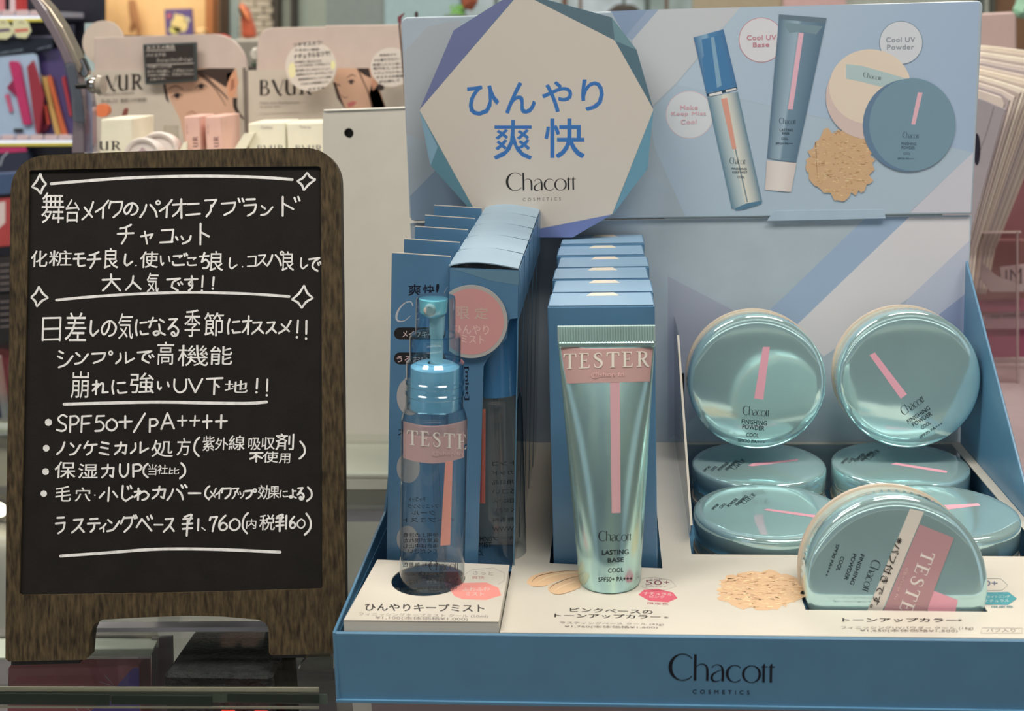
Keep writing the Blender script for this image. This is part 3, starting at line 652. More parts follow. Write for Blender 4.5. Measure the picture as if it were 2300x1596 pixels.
for ch_, x0, y0, x1, y1 in (('爽', 917, 638, 946, 664), ('快', 950, 639, 976, 664)): p.ch(ch_, x0, y0, x1, y1, nv, .012)
p.ch('!', 979, 637, 986, 666, nv, .03, 1)
Z = lambda x, y: (860+x/6.39, 640+y/6.39)
p.stroke([Z(*q) for q in ((430, 300), (400, 240), (320, 255), (235, 340), (195, 440), (215, 510), (300, 515), (400, 440))], [2, 2.4, 2.2, 4, 5, 4, 2, 1], C(176, 178, 186, 1.4))
p.stroke([Z(*q) for q in ((500, 400), (480, 440), (485, 490), (520, 480))], [2, 3, 3, 1.5], C(176, 178, 186, 1.4))
p.stroke([Z(*q) for q in ((930, 20), (880, 110), (835, 230))], [1, 1.6, 1], C(150, 162, 178, 1.4))
for y in (735, 791): p.poly(rrect(885, y, 1001, y+27, 13), C(36, 30, 32))
p.poly([q for q in circ(921, 890, 30, 42)], C(160, 158, 160, 1.4)); p.poly(circ(917, 1050, 26, 34), C(150, 152, 158, 1.4)); p.poly(circ(915, 1210, 24, 30), C(150, 152, 158, 1.4)); p.layer()
p.text('メイクキープ', (904, 757), (990, 759), (0, -16), C(200, 180, 176, 1.4), .01); p.text('うるおい', (891, 813), (962, 815), (0, -15), C(206, 170, 172, 1.4), .01)
p.text('スッキリ', (894, 978), (960, 980), (0, -16), nv, .01)
p.build('wing_print', wo)
st = yplate([q for q in arc(1058, 722, 82, 82, -127, 127, 40)], MY-.0012, .0004)
sto = part('round_sticker', st, paint(160, 158, 156, .5), t0, label='pink round sticker with grey rim')
p = Print(st, (0, MY-.0012, 0), NY); p.poly(arc(1058, 722, 74, 74, -130, 130, 40), C(194, 136, 136, K)); p.layer()
sc_ = C(214, 176, 168, K)
for ch_, x0, y0, x1, y1 in (('限', 1022, 688, 1054, 717), ('定', 1066, 690, 1096, 717)): p.ch(ch_, x0, y0, x1, y1, C(190, 160, 150, K), .01)
p.text('ひんやり', (1018, 749), (1098, 751), (0, -21), sc_, .008); p.text('ミスト', (1036, 769), (1087, 772), (0, -18), sc_, .01); p.build('sticker_print', sto)
p = Print(frm, (0, MY, 0), NY)
p.text('[mist]', (1042, 823), (1043, 898), (11, 0), nv, .02); p.poly([(1008, 603), (1166, 609), (1165, 640), (1100, 630), (1040, 610)], C(84, 122, 146, K)); p.build('front_print', fo)
# bottle inside the foremost mist carton
def bottle_parts(t, T, rb, rows_, cap_col, n=40):
    pass
bx0 = ony(1123, 1270, MY+.0175); T = Matrix.Translation((bx0.x+.0006, MY+.0170, .0022))
tb = thing('mist_bottle', 'clear mist bottle with blue cap inside the foremost windowed carton', 'bottle', (bx0.x+.0006, MY+.017, .0022))
ztop = ony(1123, 720, MY+.017).z; zc = ony(1123, 872, MY+.017).z
gm = MB().lathe([(.0001, 0), (.0115, 0), (.0130, .0015), (.0130, zc-.0080), (.0118, zc-.0035), (.0095, zc-.0010)], T, cap=False)
part('bottle_body', gm, 'glass', tb, smooth=True)
part('cap', MB().lathe([(.0098, zc-.004), (.0122, zc-.0035), (.0122, ztop), (.0100, ztop+.002), (0, ztop+.002)], T), mat('blue_cap', C(52, 112, 160, K), .25, coat=.5), tb, smooth=True)
part('dip_tube', MB().tube([T @ Vector((0, 0, .004)), T @ Vector((0, 0, zc))], .0012, 8), 'clear', tb, smooth=True)
p = Print(gm)
p.grid([(1075, 918), (1091, 918), (1090, 1130), (1074, 1130)], C(206, 120, 110, K), 2, 8)
for s_, x0, x1, y in (('HING', 1078, 1105, 1215), ('MIST', 1076, 1105, 1228), ('OL', 1074, 1086, 1247)): p.text(s_, (x0, y), (x1, y), (0, -11), C(34, 40, 46), .004)
for k, s_ in enumerate(('トンコ', 'カッド', '用日品', 'Sコい', '目にさん', 'ください', '無香料', 'WWW', 'キープ')): p.text(s_, (1106, 1046+k*21), (1154, 1044+k*21), (0, -10), C(40, 46, 52), .004, flip=True)
p.build('bottle_lettering', tb)
# ---- tester spray bottle
piv = Vector((HCX+.0012, HCY-.0008, .0235)); T = lean(math.radians(3.0), piv) @ Matrix.Translation(piv); TG = T @ Matrix.Diagonal((.97, .97, 1.222, 1)); TC = T @ Matrix.Translation((0, 0, .0187)) @ Matrix.Diagonal((.98, .98, .988, 1))
ts = thing('tester_spray_bottle', 'clear blue spray bottle with pink TESTER band standing in the round hole', 'spray bottle', piv)
R_ = .0156
gprof = [(0, .0012), (.0135, .0008), (R_-.0006, .0014), (R_, .0030), (R_, .0745), (R_-.0010, .0775), (.0138, .0792), (.0128, .0800)]
gm = MB().lathe(gprof, TG, 56, cap=False)
part('glass_body', gm, 'glass', ts, smooth=True)
part('glass_foot', MB().lathe([(0, .0014), (R_-.0012, .0018), (R_-.0012, .0052), (R_-.003, .0060), (0, .0060)], TG, 48), clear('thick_glass', (.80, .86, .88), .02, 2.0, edge=(.3, .4, .45)), ts, smooth=True)
cm_ = clear('cap_blue', (.66, .87, .97), .06, 2.6, edge=(.20, .52, .72))
cb = mat('cap_blue_ring', C(150, 210, 236, K), .18, noise=.06, coat=.6)
cprof = [(.0128, .0790), (.0134, .0795), (.0134, .0855), (.01385, .0860), (.01385, .0875), (.0134, .0880), (.0134, .0905), (.01385, .0910), (.01385, .0925), (.0134, .0930), (.0134, .1005), (.0119, .1020)]
part('collar', MB().lathe(cprof, TC, 48, cap=False), cm_, ts, smooth=True)
part('inner_collar', MB().lathe([(.0112, .0790), (.0112, .0985), (.0090, .0998), (.0035, .1002)], TC, 40, cap=False), mat('inner_blue', C(156, 194, 216, K), .35), ts, smooth=True)
part('cap_tier', MB().lathe([(.0119, .1015), (.0119, .1125), (.0112, .1136), (.0094, .1138)], TC, 48, cap=False), cm_, ts, smooth=True)
part('cap_top', MB().lathe([(.0094, .1130), (.0091, .1300), (.0086, .1312), (0, .1314)], TC, 48, cap=False), cm_, ts, smooth=True)
hm = MB().lathe([(.0001, .1225), (.0042, .1222), (.0062, .1240), (.0066, .1302), (.0001, .1306)], TC @ Matrix.Translation((-.0012, 0, 0)), 32)
part('spray_head', hm, cb, ts, smooth=True)
Tn = TC @ Matrix.Translation((-.0018, -.0068, .1264)) @ Matrix.Rotation(math.radians(90), 4, 'X')
part('nozzle', MB().lathe([(.0001, .0018), (.0020, .0018), (.0027, .0012), (.0027, -.0012)], Tn, 28), 'white', ts, smooth=True, label='white round nozzle')
part('pump_stem', MB().lathe([(.0030, .0995), (.0030, .1130), (.0034, .1140), (.0036, .1225)], TC @ Matrix.Translation((.0006, 0, 0)), 24), mat('pump_pale_blue', C(190, 228, 234, K), .3), ts, smooth=True)
part('dip_tube', MB().tube([TG @ Vector(q) for q in ((0, 0, .090), (.0005, 0, .06), (.0028, 0, .03), (.006, .002, .006))], .0017, 10), 'clear', ts, smooth=True)
p = Print(gm)
bow = lambda x, y, d: y+d*(1-((x-972)/80)**2)
band = MB()
def curved(p_, x0, x1, ya, yb, da, db, col, nx=22, ny=3):
    vs = []; cs = []
    for j in range(ny+1):
        for i in range(nx+1):
            x = x0+(x1-x0)*i/nx; w_ = j/ny; vs.append((x, bow(x, ya, da)*(1-w_)+bow(x, yb, db)*w_)); cs.append(col)
    p_.add(vs, [(j*(nx+1)+i, j*(nx+1)+i+1, (j+1)*(nx+1)+i+1, (j+1)*(nx+1)+i) for j in range(ny) for i in range(nx)], cs)
p.grid([(1000, 1036), (1017, 1034), (1011, 1223), (989, 1225)], C(204, 142, 130, K), 3, 10)
dkg = C(38, 46, 54)
for s_, x0, x1, y0_, y1_, h in (('LOGO', 964, 1030, 1283, 1279, 24), ('FINISHING', 964, 1029, 1309, 1303, 11), ('KEEP MIST', 962, 1029, 1328, 1322, 11)): p.text(s_, (x0, y0_), (x1, y1_), (0, -h), dkg, .006)
mir = (('チャコット', 918, 956, 1126), ('フィニッシング', 915, 985, 1141), ('クール', 925, 978, 1156), ('キープミスト', 903, 1020, 1172), ('使用上の注意', 905, 985, 1206), ('異常が現れた', 905, 985, 1218), ('場合は中止し', 905, 985, 1230), ('てください', 915, 985, 1242), ('無香料 無着色', 905, 985, 1272), ('www.chacott', 900, 1000, 1292), ('MADE IN JAPAN', 902, 1000, 1314))
for s_, x0, x1, y in mir: p.text(s_, (x0, y), (x1, y), (0, -10), C(30, 38, 48), .004, second=True, flip=True)
curved(p, 899, 1056, 940, 1022, 16, 18, C(176, 146, 148, K))
p.l += 2
p.text('SERIF:TESTER', (915, 998), (1078, 1011), (0, -33), C(226, 214, 208, 1.4)); p.text('@shop fn', (971, 1024), (1037, 1025), (0, -12), C(208, 180, 180, 1.4), .008)
p.build('bottle_print', ts, label='pink TESTER band, salmon stripe and dark lettering')
# ---- tester tube
tc = Vector((-.0040, .5370, ZT)); tt = thing('tester_tube', 'pearly teal squeeze tube with pink TESTER band standing in front of cartons', 'tube', tc)
def loft(secs, n=48):
    vs = []; fs = []
    for (z, a_, b_, e, dx) in secs:
        for j in range(n):
            th = 2*math.pi*j/n; cx_, sy_ = math.cos(th), math.sin(th)
            vs.append(tc+Vector((dx+a_*math.copysign(abs(cx_)**e, cx_), b_*math.copysign(abs(sy_)**e, sy_), z)))
    for i in range(len(secs)-1):
        for j in range(n): fs.append((i*n+j, i*n+(j+1) % n, (i+1)*n+(j+1) % n, (i+1)*n+j))
    fs += [tuple(reversed(range(n))), tuple((len(secs)-1)*n+j for j in range(n))]
    return MB().add(vs, fs)
secs = [(.0002, .0138, .0138, 1, 0), (.0012, .0145, .0145, 1, 0)]
for i in range(1, 15):
    u = i/14; z = .0012+u*.1122; secs.append((z, .0145+.0074*u, .0145*(1-u**1.5)+.0011, 1-.12*u, .0003*u))
tm = loft(secs); part('tube_body', tm, 'tube', tt, smooth=True)
zs, ze = .1095, .1212; cr = MB(); N_ = 74; xa, xb = -.0217, .0225
fold = MB().box((tc.x+xa, tc.y-.0014, ZT+.1128), (tc.x+xb, tc.y+.0014, ZT+.1156)); part('crimp_fold', fold, 'tube', tt, bevel=.0006)
vs = []; fs = []
for j, (zz, sgn) in enumerate(((.1156, -1), (.1226, -1), (.1226, 1), (.1156, 1))):
    for i in range(N_+1):
        x = xa+(xb-xa)*i/N_; d = .0009+(.0007 if i % 2 else 0); vs.append(tc+Vector((x, sgn*d, zz)))
for j in range(4):
    for i in range(N_): fs.append((j*(N_+1)+i, j*(N_+1)+i+1, ((j+1) % 4)*(N_+1)+i+1, ((j+1) % 4)*(N_+1)+i))
part('crimped_end', MB().add(vs, fs), mat('crimp_foil', C(178, 206, 204, 1.4), .32, metal=.45), tt, label='ridged crimped end seal')
p = Print(tm)
p.grid([(1370, 858), (1392, 858), (1394, 1151), (1374, 1152)], C(192, 150, 158, K), 2, 14)
dkt = C(14, 30, 36)
for s_, x0, x1, y, h in (('LOGO', 1344, 1418, 1215, 24), ('LASTING', 1352, 1412, 1245, 11), ('BASE', 1365, 1401, 1262, 10), ('COOL', 1366, 1400, 1285, 10), ('SPF50+ PA+++', 1344, 1420, 1305, 10)): p.text(s_, (x0, y+1), (x1, y-1), (0, -h), dkt, .016 if s_ != 'LOGO' else 0)
p.layer()
p.grid([(1259, 778), (1467, 774), (1459, 856), (1273, 861)], C(178, 142, 140, K), 30, 12); p.l += 3
p.text('SERIF:TESTER', (1266, 828), (1458, 822), (0, -34), C(226, 206, 196, 1.5)); p.text('@shop fn', (1328, 849), (1401, 847), (0, -13), C(212, 170, 166, 1.5), .008)
p.build('tube_print', tt, label='pink TESTER band, rose stripe and dark lettering')
# ---- powder jars
def jar(label, c, n, R=.039, group='teal powder jars in the display bay', H=.0135, B_=.0125):
    n = Vector(n).normalized(); T = Matrix.Translation(c) @ n.to_track_quat('Z', 'Y').to_matrix().to_4x4()
    t = thing('powder_jar', label, 'powder jar', Vector(c)-n*(H+B_), group)
    lid = MB().lathe([(R-.0004, -H), (R, -H+.0005), (R, -.0022), (R-.0005, -.0012), (R-.0014, -.0006), (R-.003, -.0002), (R-.006, 0), (R*.5, 0), (0, 0)], T, 72, cap=False)
    part('lid', MB().lathe([(R-.0004, -H), (R, -H+.0005), (R, -.0022), (R-.0005, -.0012), (R-.0014, -.0006), (R-.003, -.0002), (R-.006, 0), (R*.5, 0), (0, 0)], T, 72), 'teal', t, smooth=True)
    part('seam_ring', MB().lathe([(R-.0008, -H-.0010), (R-.0008, -H)], T, 64), 'cream', t, smooth=True)
    part('jar_body', MB().lathe([(0, -H-B_), (R-.003, -H-B_), (R-.0010, -H-B_+.002), (R-.0006, -H-.001), (R-.002, -H-.001)], T, 64), jarbody, t, smooth=True)
    part('outer_rim', MB().lathe([(R-.0012, -H-B_+.003), (R+.0002, -H-B_+.003), (R+.0002, -H-B_+.0055), (R-.0012, -H-B_+.0055)], T, 64), 'cream', t, smooth=True)
    return t, lid
jarbody = mat('jar_pale_body', C(178, 196, 190, 1.2), .2, coat=.5)
rose = C(218, 150, 168, K); dkj = C(26, 40, 48)
th = math.radians(3.5); nf = (0, -math.cos(th), math.sin(th))
E1 = lambda x, y: (1510+x/2.911, 660+y/2.911)
cL = Vector((.0823, .6900, .0835)); cR = Vector((.1690, .6900, .0845))
t, lid = jar('teal powder jar standing upright on the left, bare pink stripe near vertical', cL, nf, .0398)
p = Print(lid); p.poly([E1(*q) for q in ((592, 345), (638, 345), (595, 690), (535, 683))], rose); p.layer()
for s_, a_, b_, h in (('LOGO', (458, 792), (633, 800), 62), ('FINISHING', (452, 847), (617, 860), 30), ('POWDER', (457, 880), (601, 893), 30), ('COOL', (482, 932), (563, 937), 26), ('SPF30 PA+++', (428, 964), (605, 979), 20)): p.text(s_, E1(*a_), E1(*b_), (1, -h/2.911), dkj, .008)
p.build('lid_print', t)
t, lid = jar('teal powder jar standing upright on the right, pink stripe tilted diagonally', cR, nf, .0402)
p = Print(lid); p.poly([(1953, 797), (1965, 791), (2037, 885), (2023, 895)], rose); p.layer()
for s_, a_, b_, h in (('LOGO', (1513, 800), (1652, 700), (-30, -55)), ('FINISHING', (1545, 848), (1688, 752), (-14, -24)), ('POWDER', (1578, 868), (1700, 790), (-14, -24)), ('COOL', (1634, 886), (1692, 848), (-12, -20)), ('SPF30 PA+++', (1622, 945), (1770, 850), (-9, -15))):
    p.text(s_, E1(*a_), E1(*b_), (h[0]/2.911, h[1]/2.911), dkj, .008)
p.build('lid_print', t)
def flatjar(label, c, tilt, stripe, texts, rot=(0, 0)):
    t, lid = jar(label, c, (rot[0], -math.sin(tilt), math.cos(tilt)))
    p = Print(lid); p.poly(stripe, rose); p.layer()
    for s_, a_, b_, h in texts: p.text(s_, a_, b_, h, dkj, .01)
    p.build('lid_print', t)
tx = lambda x, y, dx, dy: [(s_, (x+k*dx, y+k*dy), (x+k*dx+w_*.62, y+k*dy-w_*.52), (-h*.70, -h*.42)) for k, (s_, w_, h) in enumerate((('SPF30', 22, 7), ('COOL', 20, 8), ('POWDER', 34, 9), ('FINISHING', 40, 9), ('LOGO', 40, 20)))]
flatjar('flat teal powder jar in the rear row, under the left upright jar', (.0838, .6950, .0338), 0, [(1680, 1045), (1692, 1039.6), (1793, 1030.5), (1792, 1034), (1690, 1047)], tx(1583, 1060, 17, -1))
flatjar('flat teal powder jar in the rear row, under the right upright jar', (.1655, .6950, .0338), 0, [(2001, 1042), (2013, 1039), (2128, 1057), (2126, 1062)], tx(1893, 1042, 15, -2))
flatjar('flat teal powder jar in the front row, at the left beside the divider', (.0790, .6100, .0385), 0, [(1714, 1145), (1724, 1142), (1860, 1160), (1856, 1166)], tx(1602, 1145, 18, -3))
flatjar('flat teal powder jar in the front row, at the right behind the tester jar', (.1660, .6100, .0385), 0, [(2120, 1134), (2197, 1130), (2202, 1135), (2130, 1144)], ())
# tester jar sunk in the slot
th = math.radians(7); nf2 = (0, -math.cos(th), math.sin(th)); cT = (.1222, .5135, .0422)
t, lid = jar('teal powder jar sunk half way in the slot, with pink TESTER label', cT, nf2, .0395, None, .0135, .0135)
p = Print(lid)
p.poly([D2(*q) for q in ((1683, 985), (1850, 1050), (1820, 1190), (1640, 1120))], rose)
for s_, a_, b_, h in (('LOGO', (1958, 1253.8), (1935, 1325), (21.5, 7.5)), ('FINISHING', (1933.3, 1242.9), (1908.5, 1310.6), (8.6, 3.2)), ('POWDER', (1915.7, 1241.9), (1895, 1300), (8.6, 3.2)), ('COOL', (1888.6, 1247.9), (1877, 1280), (8.5, 3)), ('SPF30 PA+++', (1878.7, 1220.7), (1852.3, 1292.5), (7, 2.4))): p.text(s_, a_, b_, h, dkj, .012)
p.layer()
p.poly([D2(*q) for q in ((1525, 430), (1620, 450), (1290, 1230), (1195, 1215))], C(198, 192, 184, K)); p.layer()
p.poly([D2(*q) for q in ((1590, 535), (1822, 627), (1590, 1240), (1310, 1200))], C(170, 130, 136, K)); p.layer()
p.text('※パフ付きです。', (2014, 1204), (1952, 1362), (17, 6.6), C(28, 24, 24), .008)
p.text('SERIF:TESTER', (2072.7, 1233), (2006, 1398), (28, 11), C(220, 204, 200, 1.5)); p.text('@shop fn', (2034, 1273), (2006, 1343), (7, 2.8), C(206, 172, 172, 1.5), .008)
p.build('lid_print', t, label='pink TESTER label, white handwritten tape and dark lettering')
# ================================================================== CHALKBOARD
BW = .1647; lean_b = math.radians(11)
F0 = Vector((-.2919, .5120, .0006)); ex = Vector((.1642, .0128, 0)).normalized(); ez = Vector((0, 1, 0))*math.sin(lean_b)+Vector((0, 0, 1))*math.cos(lean_b)
nb = ex.cross(ez).normalized()
if nb.dot(FW) > 0: nb = -nb     # towards camera
cb_ = thing('chalkboard', 'small easel chalkboard in dark wood frame covered with white handwriting', 'chalkboard', F0+ex*BW/2)
outer = arc(103, 428, 79, 80, 180, 90, 8)+[(300, 340), (500, 334)]+arc(688, 410, 77, 78, 90, 0, 8)+[(770, 800), (773, 1140), (777, 1464), (772, 1467), (609, 1471), (604, 1466), (603, 1412), (597, 1399), (580, 1391), (500, 1384), (420, 1382), (320, 1386), (230, 1391), (212, 1402), (203, 1422), (198, 1475), (192, 1481), (20, 1485), (12, 1478), (14, 1140), (20, 800)]
slate = [(66, 386), (69, 382), (300, 377), (714, 373), (720, 377), (722, 640), (723, 1000), (724, 1318), (720, 1322), (380, 1331), (48, 1336), (44, 1332), (50, 1100), (58, 760)]
TB = .0085
hp = lambda q, o=0.: [hit(x, y, F0+nb*o, nb) for x, y in q]
fm_ = MB().plate(hp(outer), -nb*TB, [hp(slate)])
part('wood_frame', fm_, 'wood', cb_)
part('slate_panel', MB().plate(hp(slate, -.0010), -nb*.0040), 'black', cb_)
for q in ([(25, 1484), (178, 1480), (178, 1489), (25, 1493)], [(612, 1470), (742, 1467), (742, 1474), (612, 1478)]): part('rubber_foot', MB().plate(hp(q, -.0006), -nb*.006), 'blackplastic', cb_)
# rear easel leg
b0 = F0+ex*BW*.28-nb*(TB+.0006); b1 = F0+ex*BW*.72-nb*(TB+.0006)
part('rear_leg', MB().plate([b0+ez*.19, b1+ez*.19, b1+Vector((0, .070, 0)), b1+Vector((-.012, .070, 0)), b1+Vector((-.014, .055, .02)), b0+Vector((.014, .055, .02)), b0+Vector((.012, .070, 0)), b0+Vector((0, .070, 0))], (0, .004, .0005)), 'wood', cb_)
HAND = {'メ': '.95,0 .6,.6 0,1|.2,.3 .85,.85', 'イ': '1,0 .6,.35 0,.65|.62,.35 .62,1', 'ィ': '1,0 .6,.35 0,.65|.62,.35 .62,1', 'ク': '.12,.05 0,.45|.12,.1 .97,.06 .85,.6 .35,1', 'パ': '.3,.25 .22,.6 0,1|.5,.25 .75,.6 .85,.97|@.9,.12,.1', 'オ': '0,.3 1,.25|.65,0 .65,1|.62,.32 .4,.65 0,.9', 'ニ': '.1,.08 .9,.03|0,1 1,.9', 'ア': '0,.08 1,.03 .62,.45|.55,.35 .5,.7 .15,1', 'ブ': '0,.3 .62,.24 .52,.7 .15,1|.75,0 .82,.2|.93,0 1,.18', 'ラ': '.15,.02 .85,0|0,.38 .95,.33 .8,.75 .3,1', 'ン': '.05,.1 .35,.35|0,1 .5,.85 1,.2', 'ド': '.2,0 .2,1|.22,.35 .7,.65|.75,.05 .82,.25|.93,0 1,.2', 'チ': '.85,0 .5,.14 .15,.2|0,.48 1,.44|.55,.15 .52,.6 .25,1', 'ャ': '0,.4 .95,.22 .75,.55|.3,0 .5,1', 'コ': '.05,.08 .95,.02 .9,.9|0,.97 .95,.92', 'ッ': '0,.1 .12,.5|.35,.05 .47,.45|.95,0 .85,.6 .45,1', 'ト': '.25,0 .25,1|.27,.4 .95,.62', 'モ': '.15,.05 .85,0|0,.42 1,.38|.42,.03 .4,.8 .55,.98 .95,.92', 'し': '.2,0 .15,.75 .4,1 .95,.65', 'い': '.05,.1 .08,.7 .2,.95 .32,.75|.85,.15 .95,.6', 'ご': '.1,.2 .65,.15 .5,.3|.05,.7 .15,.95 .8,.92|.78,0 .84,.18|.94,-.03 1,.14', 'こ': '.1,.1 .85,.05 .65,.25|.05,.6 .2,.95 .95,.92', 'ち': '0,.25 .9,.2|.45,0 .2,.6|.2,.6 .6,.43 .95,.65 .8,.95 .35,1', 'ス': '.1,.05 .8,0 .55,.5 0,1|.5,.5 .95,.95', 'で': '0,.1 .85,0|.85,0 .4,.3 .3,.72 .7,1|.72,.38 .8,.55|.9,.3 1,.47', 'す': '0,.25 1,.2|.55,0 .57,.5 .4,.65 .33,.48 .5,.38 .6,.55 .55,.82 .3,1', 'の': '.55,.15 .45,.6 .2,.92 .02,.62 .2,.2 .62,.02 .98,.4 .85,.85 .55,1', 'に': '.12,0 .02,.5 .1,1|.4,.2 .9,.15|.4,.75 .5,.95 1,.9', 'な': '0,.22 .5,.17|.28,0 .05,.55|.7,.1 .95,.25|.65,.38 .67,.85 .42,1 .3,.86 .55,.78 1,.98', 'る': '.15,.03 .85,0|.85,0 .05,.6|.05,.6 .55,.42 .98,.65 .85,.95 .5,1 .35,.85 .55,.78 .7,.95', 'シ': '.1,0 .35,.12|0,.32 .28,.45|.05,1 .55,.8 1,.3', 'プ': '0,.28 .6,.22 .5,.7 .1,1|@.86,.22,.12', 'ル': '.25,.1 .25,.6 0,1|.55,0 .55,.95|.55,.95 1,.55', 'れ': '.22,0 .22,1|0,.3 .35,.25 0,.75|.2,.6 .52,.22 .66,.3 .64,.88 .98,.85', 'ノ': '.9,0 .6,.6 0,1', 'ケ': '.3,0 0,.5|.2,.28 1,.22|.65,.25 .55,.75 .2,1', 'ミ': '.15,0 .85,.12|.1,.4 .8,.5|0,.85 .9,1', 'カ': '.02,.3 .95,.25|.95,.25 .85,.97 .65,.85|.5,0 .4,.6 0,1', '力': '.02,.3 .95,.25|.95,.25 .85,.97 .65,.85|.5,0 .4,.6 0,1', 'じ': '.15,0 .12,.75 .4,1 .9,.7|.5,.05 .58,.22|.72,0 .8,.17', 'わ': '.25,0 .25,1|0,.3 .4,.25 0,.75|.2,.6 .65,.25 .98,.55 .85,.85 .55,1', 'バ': '.3,.3 .2,.65 0,1|.5,.3 .72,.6 .8,.95|.72,.02 .8,.2|.9,0 1,.16', 'ー': '0,.5 1,.5', 'よ': '.5,.2 .95,.18|.5,0 .52,.75 .28,1 .05,.86 .35,.76 1,1', 'テ': '.2,.05 .8,0|0,.38 1,.35|.55,.38 .5,.75 .25,1', 'グ': '.2,.1 0,.5|.18,.15 .72,.12 .6,.6 .2,1|.8,0 .87,.18|.94,-.02 1,.14', 'ベ': '0,.78 .3,.25|.3,.25 .85,1|.6,.1 .68,.3|.8,.02 .88,.22', '大': '0,.35 1,.3|.5,0 .45,.5 0,1|.5,.38 1,1', '人': '.5,0 .4,.5 0,1|.45,.4 1,.95', '下': '0,.05 1,0|.5,.03 .5,1|.55,.35 .8,.55', '小': '.5,0 .5,1|.25,.35 0,.75|.75,.3 1,.7', '日': '0,.02 0,1|0,.02 1,0|1,0 .98,1|0,.5 .98,.48|0,.97 .98,.95', '不': '0,.08 1,.03|.55,.08 .3,.5 0,.7|.5,.35 .5,1|.6,.4 .95,.6', 'S': '.9,.1 .5,0 .12,.2 .3,.45 .75,.6 .85,.85 .5,1 0,.92', 'P': '.12,.03 .12,1|.12,.05 .7,.02 .98,.25 .7,.5 .12,.55', 'F': '.1,.03 .1,1|.1,.03 1,0|.1,.5 .85,.46', '5': '.2,.02 .1,.42|.2,.02 .95,0|.1,.42 .6,.38 .95,.65 .7,.95 .05,1', '0': '.5,0 .1,.3 .08,.75 .5,1 .92,.7 .88,.25 .5,0', '+': '.5,.02 .48,1|0,.5 1,.46', '/': '1,0 0,1', 'A': '.5,0 0,1|.5,0 1,.97|.2,.65 .85,.62', 'U': '.05,0 .05,.65 .4,1 .8,.85 .95,.5 .95,0', 'V': '0,.02 .45,1|.45,1 1,0', '(': '.95,0 .25,.25 .1,.7 .9,1', ')': '.1,0 .8,.3 .85,.7 0,1', '¥': '.75,0 .2,.12|.1,.22 .9,.18|.85,.02 .55,.45|.05,.45 .95,.42|.5,.3 .5,1|.1,.68 .95,.64', '1': '.5,0 .4,1', '7': '0,.25 .1,.05|.1,.05 .95,.02|.95,.02 .55,.5 .35,1', '6': '.7,0 .15,.4 .08,.8 .4,1 .85,.85 .8,.6 .4,.5 .1,.75', '!': '.6,0 .5,.7|@.45,.97,.02', '・': '@.5,.5,.15', '.': '@.5,.5,.15', '、': '.1,.1 .9,.9'}
def hand(pr, c, x0, y0, x1, y1, col, w_):
    """a character written with a round marker tip: strokes in a unit box"""
    rnd_ = random.Random(ord(c)*7+int(x0)); sl = rnd_.uniform(-.03, .07); l0 = pr.l
    if x1-x0 < 10 and c == '!': x0 -= 1; x1 += 1
    to = lambda u, v: (x0+(x1-x0)*u-(v-.5)*sl*(y1-y0), y0+(y1-y0)*v)
    for k, st_ in enumerate(HAND[c].split('|')):
        pr.l = l0+.09*(k % 7)
        if st_[0] == '@':
            u, v, r = [float(q) for q in st_[1:].split(',')]; cx_, cy_ = to(u, v)
            if r < .09 or c in '・.': pr.poly(circ(cx_, cy_, w_*.62, w_*.62, 12), col)
            else:
                rr_ = max(3.4, r*min(x1-x0, y1-y0)*1.1); pr.add(*stroke2([(cx_+rr_*math.cos(a_*.5236), cy_+rr_*math.sin(a_*.5236)) for a_ in range(13)], w_*.85, 2), col)
            continue
        P_ = [to(*[float(z_) for z_ in q.split(',')]) for q in st_.split(' ')]
        segs = [[P_[0]]]
        for i in range(1, len(P_)):
            segs[-1].append(P_[i])
            if i < len(P_)-1:
                a_ = (P_[i][0]-P_[i-1][0], P_[i][1]-P_[i-1][1]); b_ = (P_[i+1][0]-P_[i][0], P_[i+1][1]-P_[i][1])
                if (a_[0]*b_[0]+a_[1]*b_[1])/((math.hypot(*a_)*math.hypot(*b_)) or 1) < .25 and len(P_) < 6: segs.append([P_[i]])
        for j, sg in enumerate(segs):
            pr.l = l0+.09*(k % 7)+.03*j
            ww = [w_*rnd_.uniform(.9, 1.08) for _ in sg]; pr.add(*stroke2(sg, ww, 5), col)
            pr.l += .012
            for q in (sg[0], sg[-1]): pr.poly(circ(q[0], q[1], w_*.49, w_*.49, 10), col)
    pr.l = l0
p = Print(None, F0-nb*.0010, nb, gap=.00010)
ck = C(238, 234, 226, 1.6); gk = C(176, 172, 166, 1.5)
SC = 2.949
def line(rows_, oy, small=False):
    for c, x0, y0, x1, y1 in rows_:
        a_ = (x0/SC, oy+y0/SC); b_ = (x1/SC, oy+y1/SC); sz = max(b_[0]-a_[0], b_[1]-a_[1])
        kan = ord(c) > 0x4e00
        off = min(.03, max(0, (4.7/max(sz, 8)-.075)/2)); off = round(min(off*.6, .006 if kan else .02)/.004)*.004
        if c in '・.、ー!': off = .02
        if c in HAND: hand(p, c, *a_, *b_, ck, 4.5 if sz > 24 else 3.5 if sz > 18 else 2.7)
        else: p.ch(c, *a_, *b_, ck, off, .8)
line([('舞', 275, 300, 425, 505), ('台', 435, 345, 528, 500), ('メ', 545, 365, 622, 480), ('イ', 635, 355, 715, 470), ('ク', 722, 355, 812, 465), ('の', 822, 370, 915, 450), ('パ', 930, 355, 1060, 465), ('イ', 1060, 350, 1135, 465), ('オ', 1145, 345, 1232, 470), ('ニ', 1235, 372, 1325, 450), ('ア', 1358, 345, 1432, 460), ('ブ', 1468, 342, 1612, 450), ('ラ', 1618, 345, 1700, 455), ('ン', 1730, 385, 1805, 450), ('ド', 1845, 330, 1985, 455)], 330)
